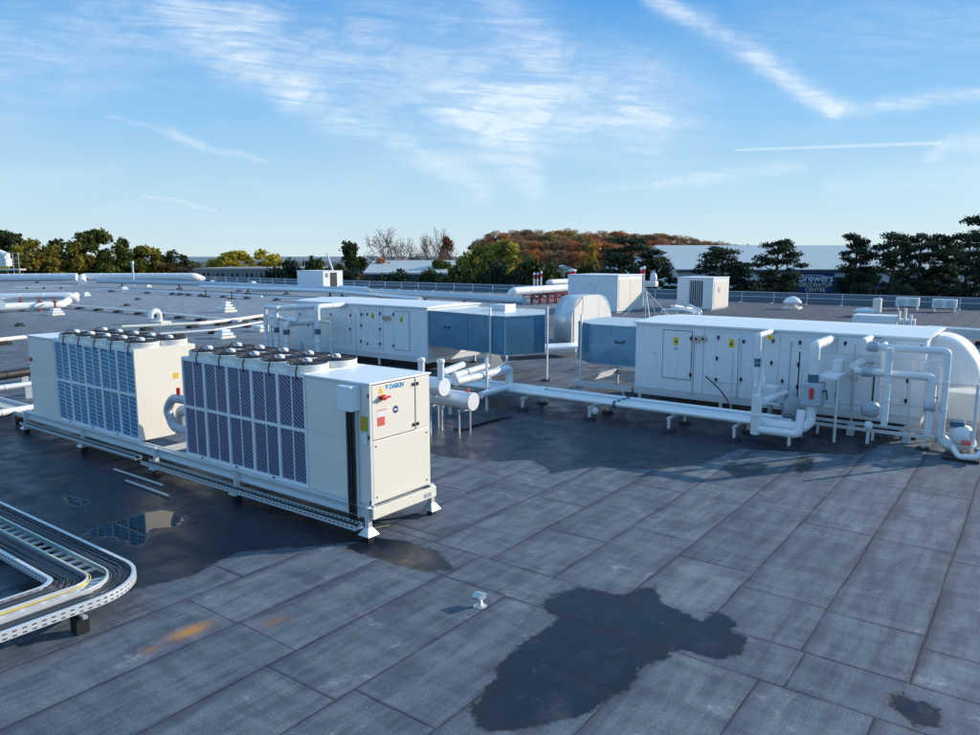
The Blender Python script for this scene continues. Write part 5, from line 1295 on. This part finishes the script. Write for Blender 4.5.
def dometree(seed, n=8000):        # fine rounded autumn crown
    rng = np.random.default_rng(seed); t = thing('broadleaf_tree', 'x', 'tree', local=True); mb = MB()
    mb.tube([(0, 0, 0), (.1, .05, 2), (0, .1, 5)], [.3, .24, .1], 7); cs = []; rs = []
    for k in range(7):
        a = k*.9; mb.tube([(0, .05, 1.8+.2*k), (1.2*cos(a), 1.2*sin(a), 4+.2*k), (2.2*cos(a), 2.2*sin(a), 5.6+.3*k)], [.1, .07, .03], 5, caps=False)
    for k in range(30):
        a = rng.random()*2*pi; u = rng.random(); th = (u**.7)*1.9; R_ = 3.1*sin(th)
        cs.append((R_*cos(a), R_*sin(a), 4.6+4.4*cos(th))); rs.append(.75+.55*rng.random())
    mb.build('trunk', 'bark', t); V, F = cards(cs, rs, n, .115, rng, .95, .55); crown_obj(V, F, 'crown', t); return t
PRO = {'h0': dometree(51), 'h1': dometree(52), 'b0': broadleaf(11), 'b1': broadleaf(12, squat=1.2), 'b2': broadleaf(13, squat=.85), 'n0': baretree(21), 'p0': pine(31), 'p1': pine(32, wide=1.15), 'p2': pine(33, wide=.9), 's0': bush(41), 's1': bush(42)}
used = set()
def plant(kind, px, ytop, D, wpx, col, label, group, name=None, zb=-6.05):
    """kind at column px with its top at row ytop; wpx is the crown width in photograph pixels"""
    wpx = wpx*(1.7 if kind[0] == 's' else 1.3 if kind[0] == 'b' else 1.0); H = (ZT(ytop, D)-zb)*(1.18 if kind[0] == 's' else 1.0); uh = 10.0 if kind[0] != 's' else 5.0; uw = {'b': 8.0, 'n': 9.0, 'p': 5.2, 's': 8.2, 'h': 7.6}[kind[0]]
    sz = H/uh; sw = wpx/FL*D/uw
    loc = PD(px, D, zb); rz = random.random()*6.28
    if kind in used: o = dup(PRO[kind], loc=loc, rotz=rz, scale=(sw, sw, sz), color=col)
    else:
        o = PRO[kind]; used.add(kind); o.location = loc; o.rotation_euler = (0, 0, rz); o.scale = (sw, sw, sz); o.color = (*col, 1)
        for k_ in o.children: k_.color = (*col, 1)
    o['label'] = label; o['group'] = group
    if name: o.name = name
    return o
GRN, DKG, OLV, YEL, RST, BRN, PIN = (.13, .15, .035), (.07, .095, .032), (.30, .25, .045), (.50, .42, .05), (.52, .23, .10), (.42, .25, .15), (.036, .066, .044)
TL = 'trees beyond the left roof edge'
plant('b0', 12, 227, 210, 40, DKG, 'dark tree with thin top at the extreme left', TL)
plant('b1', 38, 236, 195, 46, OLV, 'olive yellow rounded tree behind the yellow banded plant', TL)
plant('b2', 62, 238, 220, 30, DKG, 'dark green tree right of the olive yellow tree', TL)
plant('b0', 98, 226, 205, 44, GRN, 'tallest green tree of the left clump, with a feathery top', TL)
plant('b2', 80, 240, 200, 34, OLV, 'olive tinted tree just left of the tallest left tree', TL)
plant('b1', 122, 241, 210, 36, GRN, 'green tree right of the tallest left tree', TL)
plant('b0', 148, 243, 215, 34, OLV, 'thin olive tree in the middle of the left clump', TL)
plant('b2', 128, 236, 225, 16, DKG, 'dark flat topped tree rising behind the left clump', TL)
plant('b1', 176, 248, 220, 34, DKG, 'dark rounded tree ending the left clump', TL)
plant('b2', 168, 262, 200, 26, (.17, .10, .02), 'small orange brown tree under the dark rounded one', TL)
plant('b1', 196, 262, 205, 26, BRN, 'low brown hedge tree left of the yellow trees', TL)
plant('b0', 236, 248, 205, 40, YEL, 'left yellow green tree behind the flat grey building', TL)
plant('b1', 264, 247, 210, 38, YEL, 'right yellow green tree behind the flat grey building', TL)
plant('b2', 214, 262, 215, 26, (.15, .11, .04), 'low tan tree between dark clump and yellow trees', TL)
TC = 'trees and bushes behind the centre of the roof'
for px, yt, w, lab in ((290, 258, 36, 'dark spreading bush right of the yellow trees'), (318, 257, 44, 'dark spreading bush behind the open white cabinet'), (352, 268, 40, 'low dark bush right of the open white cabinet'), (395, 271, 40, 'low dark bush before the pale warehouse roof'), (432, 268, 40, 'low dark bush right of the pale warehouse roof'), (462, 263, 46, 'dark spreading bush below the yellow green trees'), (500, 260, 44, 'dark bush left of the white cottage'), (537, 258, 48, 'dark bush behind the red topped flues'), (585, 262, 36, 'dark bush left of the pale silo')):
    plant('s0' if px % 2 else 's1', px, yt, 148 if px < 420 else 128, w, PIN if px % 3 else DKG, lab, TC)
plant('b2', 351, 240, 165, 34, DKG, 'dark rounded tree left of the bare trees', TC)
plant('n0', 392, 229, 170, 56, (.28, .21, .17), 'large bare twiggy tree left of centre', TC)
plant('n0', 438, 229, 175, 40, (.28, .21, .17), 'smaller bare twiggy tree beside the russet tree', TC)
plant('b1', 382, 255, 160, 30, RST, 'low russet tree under the large bare tree', TC)
plant('b0', 405, 256, 165, 26, BRN, 'low brown tree right under the large bare tree', TC)
plant('b2', 448, 235, 185, 20, (.17, .05, .03), 'small reddish tree right of the smaller bare tree', TC)
plant('b1', 478, 241, 140, 40, (.30, .30, .06), 'left yellow green tree before the wooded hill', TC)
plant('b0', 505, 236, 140, 46, (.34, .31, .06), 'right yellow green tree before the wooded hill', TC)
plant('b0', 440, 256, 155, 26, GRN, 'green tree below the reddish tree', TC)
plant('b2', 591, 242, 180, 16, (.50, .33, .04), 'slim golden tree in front of the wooded hill', TC)
HW = 'autumn trees of the wooded hill'
cols = [RST, BRN, (.45, .26, .15), (.52, .20, .09), (.38, .23, .15), (.38, .28, .11)]
adj = ['russet', 'brown', 'tan brown', 'copper red', 'dull brown', 'olive brown']
tops = [(478, 240), (500, 228), (520, 228), (560, 229), (600, 230), (650, 233), (690, 236), (715, 240), (735, 243), (760, 248)]
def skyl(px):
    for (a, ya), (b, yb) in zip(tops[:-1], tops[1:]):
        if a <= px <= b: return ya+(yb-ya)*(px-a)/(b-a)
    return tops[0][1] if px < tops[0][0] else tops[-1][1]
n = 0
for row in range(4):
    D = 330+45*row if row < 3 else 300
    for px in np.arange(484+5*(row % 2), 752, 14.5 if row else 12.5):
        px2 = px+random.uniform(-3, 3); drop = (2-row)*5.0 if row < 3 else 21
        yt = skyl(px2)+max(0, drop)+random.uniform(-.5, 2.5)
        k = random.randrange(6); kind = random.choice(['h0', 'h1'])
        where = ['second row of the slope', 'third row of the slope', 'skyline of the hill', 'foot of the hill'][row if row < 3 else 3]
        col_ = cols[k]; a_ = adj[k]
        if px2 > 690 and random.random() < .5: col_ = (.19, .12, .025); a_ = 'golden'
        n += 1
        zb = max(-6, ZT(yt, D)-13)
        frac = int((px2-478)/264*100)
        pos_ = 'left end' if frac < 20 else 'left half' if frac < 42 else 'middle' if frac < 60 else 'right half' if frac < 82 else 'right end'
        plant(kind, px2, yt, D, random.uniform(25, 35), col_, '%s autumn tree on the %s, at the %s' % (a_, where, pos_), HW, zb=zb)
plant('b1', 743, 243, 260, 26, (.19, .12, .025), 'golden rounded tree left of the first slim pine', TC)
plant('b0', 738, 246, 250, 22, (.20, .09, .02), 'orange rounded tree beside the golden tree', TC)
plant('b2', 806, 250, 300, 18, GRN, 'low far green tree above the warehouse roof', TC)
TP = 'dark pines before the right warehouse'
plant('p1', 630, 237, 112, 66, PIN, 'broad dark pine behind the tall white cabinet', TP)
plant('p1', 655, 256, 112, 44, PIN, 'lower dark pine leaning right of the broad one', TP)
plant('p0', 721, 246, 112, 54, PIN, 'dark pine left of the slim open pine, behind the slatted cabinet', TP)
plant('p2', 738, 262, 112, 30, PIN, 'short dark pine filling the gap above the cabinet', TP)
plant('p0', 774, 239, 115, 46, PIN, 'open airy pine immediately left of the blue shop sign', TP)
plant('p2', 852, 234, 112, 43, PIN, 'dark pine immediately right of the blue shop sign', TP)
plant('p1', 891, 233, 112, 46, PIN, 'first pine of the dense right hand group', TP)
plant('p0', 916, 233, 118, 46, PIN, 'second pine of the dense right hand group', TP)
plant('p2', 941, 234, 112, 46, PIN, 'third pine of the dense right hand group', TP)
plant('p1', 964, 235, 120, 48, PIN, 'fourth pine of the dense right hand group', TP)
plant('p0', 988, 207, 105, 60, PIN, 'tallest pine cut off by the right edge', TP)
for px, lab in ((757, 'low dark bush below the airy pine'), (866, 'low dark bush right of the shop sign'), (905, 'low dark bush under the dense pines'), (960, 'low dark bush at the right edge under the pines')):
    plant('s1', px, 283, 104, 30, PIN, lab, 'low bushes before the warehouse')
for k_ in list(PRO):
    if k_ not in used:
        for c_ in list(PRO[k_].children): bpy.data.objects.remove(c_)
        bpy.data.objects.remove(PRO[k_])

# ---------------------------------------------------------------- camera
cam = bpy.data.cameras.new('camera'); co = bpy.data.objects.new('camera', cam); C.objects.link(co)
cam.sensor_fit = 'HORIZONTAL'; cam.sensor_width = 36; cam.lens = 36*FL/980; cam.clip_start = .1; cam.clip_end = 9000
f_ = Vector((*toW(0, 1), 0)); r_ = Vector((*toW(1, 0), 0)); fw = f_*cos(PIT)+Vector((0, 0, -sin(PIT))); up = f_*sin(PIT)+Vector((0, 0, cos(PIT)))
co.matrix_world = Matrix(((r_.x, up.x, -fw.x, 0), (r_.y, up.y, -fw.y, 0), (r_.z, up.z, -fw.z, CAMH), (0, 0, 0, 1)))
bpy.context.scene.camera = co

# ---------------------------------------------------------------- sun and sky
SAZ, SEL = radians(70), radians(20)                     # right of the view direction, elevation
sx, sy = toW(sin(SAZ), cos(SAZ)); sd_ = Vector((sx*cos(SEL), sy*cos(SEL), sin(SEL)))
sun = bpy.data.lights.new('sun', 'SUN'); sun.energy = 5.0; sun.angle = radians(.5); sun.color = (1.0, .885, .73)
so = bpy.data.objects.new('sun', sun); C.objects.link(so); so.rotation_euler = (-sd_).to_track_quat('-Z', 'Y').to_euler(); so.location = sd_*200
w = bpy.data.worlds.new('World'); bpy.context.scene.world = w; w.use_nodes = True
g = NG(w.node_tree); bg = w.node_tree.nodes['Background']
sky = g.node('ShaderNodeTexSky', sky_type='NISHITA'); sky.sun_disc = False; sky.sun_elevation = SEL; sky.sun_rotation = atan2(sx, sy)
sky.altitude = 80; sky.air_density = 1.0; sky.dust_density = .15; sky.ozone_density = 2.0
dirv = g.node('ShaderNodeTexCoord').outputs['Generated']
rr_ = g.dot(dirv, tuple(r_)); ff_ = g.dot(dirv, tuple(f_)); uu_ = g.xyz(dirv)[2]
ffc = g.m('MAXIMUM', ff_, .05); S_ = g.m('DIVIDE', rr_, ffc); T_ = g.m('DIVIDE', uu_, ffc)
def st(x, y): r, f, u = ray(x, y); return r/f, u/f
P2 = g.comb(S_, T_, 0.0)
warp = g.node('ShaderNodeVectorMath', operation='SUBTRACT'); g.put(warp.inputs[0], g.noise(P2, 9, 4, .6, 0, True)); warp.inputs[1].default_value = (.5, .5, .5)
P2w = g.v('ADD', P2, g.v('MULTIPLY', warp.outputs[0], (.05, .035, 0)))
def streak(p, q, w0, w1, amp, sharp=False):
    a, b = st(*p), st(*q); ab = (b[0]-a[0], b[1]-a[1]); L2 = ab[0]**2+ab[1]**2
    pa = g.v('SUBTRACT', P2 if sharp else P2w, (a[0], a[1], 0))
    h = g.m('DIVIDE', g.dot(pa, (ab[0], ab[1], 0)), L2, clamp=True)
    d = g.node('ShaderNodeVectorMath', operation='LENGTH'); sc = g.node('ShaderNodeVectorMath', operation='SCALE'); sc.inputs[0].default_value = (ab[0], ab[1], 0); g.put(sc.inputs['Scale'], h)
    g.put(d.inputs[0], g.v('SUBTRACT', pa, sc.outputs[0]))
    wd = g.m('ADD', w0/FL, g.m('MULTIPLY', h, (w1-w0)/FL))
    e = g.m('DIVIDE', d.outputs['Value'], wd); e = g.m('EXPONENT', g.m('MULTIPLY', g.m('MULTIPLY', e, e), -1.0))
    return g.m('MULTIPLY', e, amp)
soft = [streak((110, -30), (300, 95), 24, 18, .50), streak((300, 95), (480, 190), 18, 12, .70), streak((470, -30), (540, 55), 45, 26, .50), streak((470, 105), (655, 118), 28, 42, 1.0),
        streak((510, 140), (535, 192), 46, 9, .85), streak((250, 30), (470, 110), 44, 40, .55), streak((0, 60), (240, 15), 60, 40, .42), streak((380, 20), (640, 70), 40, 30, .30),
        streak((655, -5), (835, 110), 10, 11, .95), streak((835, 108), (990, 90), 9, 7, .80), streak((930, 158), (1000, 132), 7, 12, .65), streak((655, 184), (800, 168), 4, 7, .60),
        streak((835, 190), (985, 172), 10, 22, .35), streak((780, 40), (990, 20), 40, 50, .22), streak((600, 190), (660, 183), 4, 3, .35)]
hard = [streak((735, 150), (940, 143), .8, 1.8, .60, True), streak((105, 118), (205, 140), 1.5, 4, .20), streak((170, 132), (262, 162), 6, 2, .28), streak((145, 196), (215, 210), 2, 1.6, .35), streak((0, 180), (120, 170), 14, 9, .12)]
def total(L_):
    t_ = L_[0]
    for q in L_[1:]: t_ = g.m('ADD', t_, q)
    return t_
fine = g.noise(g.comb(g.m('ADD', g.m('MULTIPLY', S_, 9.0), g.m('MULTIPLY', T_, 6.0)), g.m('ADD', g.m('MULTIPLY', T_, 66.0), g.m('MULTIPLY', S_, 5.0)), 0.0), 1.0, 6, .62, .9)
wisp = g.noise(g.comb(g.m('ADD', g.m('MULTIPLY', S_, 14.0), g.m('MULTIPLY', T_, 16.0)), g.m('SUBTRACT', g.m('MULTIPLY', T_, 26.0), g.m('MULTIPLY', S_, 12.0)), 4.0), 1.0, 7, .65, .6)
tex = g.m('MULTIPLY', g.ss(fine, .28, .70), g.ss(wisp, .22, .62))
veil = g.m('MULTIPLY', g.ss(g.noise(g.comb(g.m('MULTIPLY', S_, 3.0), g.m('MULTIPLY', T_, 9.0), 2.0), 1.0, 6, .6, .5), .44, .75), .13)
dens = g.m('ADD', g.m('MULTIPLY', total(soft), g.m('ADD', .22, g.m('MULTIPLY', tex, .78))), total(hard))
dens = g.m('ADD', dens, veil, clamp=True)
front = g.ss(ff_, .05, .25); dens = g.m('MULTIPLY', dens, front)
# sky above the frame is brightened in the ramp as added fill light
skyc = g.node('ShaderNodeHueSaturation'); skyc.inputs['Saturation'].default_value = 1.12; skyc.inputs['Value'].default_value = 1.0; g.put(skyc.inputs['Color'], sky.outputs[0])
CLOUD = (7.2, 8.1, 8.9)
elev = g.m('ARCSINE', g.m('MAXIMUM', uu_, 0.0))
ramp = g.node('ShaderNodeValToRGB'); g.put(ramp.inputs[0], g.m('DIVIDE', elev, pi/2))
K = 1.05/.12
stops = [(0.0, (.62, .78, .87)), (.05, (.47, .71, .89)), (.11, (.27, .56, .88)), (.20, (.085, .355, .80)), (.27, (.14, .42, .81)), (.45, (.28, .54, .86)), (1.0, (.28, .50, .80))]
el_ = ramp.color_ramp.elements
while len(el_) < len(stops): el_.new(.5)
for e_, (p_, c3) in zip(el_, stops): e_.position = p_; e_.color = (*c3, 1)
grad = g.node('ShaderNodeVectorMath', operation='SCALE'); g.put(grad.inputs[0], ramp.outputs[0]); grad.inputs['Scale'].default_value = K
skymix = g.mix(.88, skyc.outputs[0], grad.outputs[0])
col = g.mix(g.m('MULTIPLY', dens, .78), skymix, CLOUD)
g.put(bg.inputs['Color'], col); bg.inputs['Strength'].default_value = .12
w.cycles.sampling_method = 'MANUAL'; w.cycles.sample_map_resolution = 512
sc_ = bpy.context.scene
sc_.view_settings.view_transform = 'Standard'; sc_.view_settings.look = 'None'; sc_.view_settings.exposure = 0; sc_.view_settings.gamma = 1
sc_.cycles.max_bounces = 4; sc_.cycles.use_adaptive_sampling = True; sc_.cycles.adaptive_threshold = .02; sc_.cycles.use_denoising = True; sc_.cycles.sample_clamp_indirect = 6
for o in bpy.data.objects:
    if '_o' in o: del o['_o']
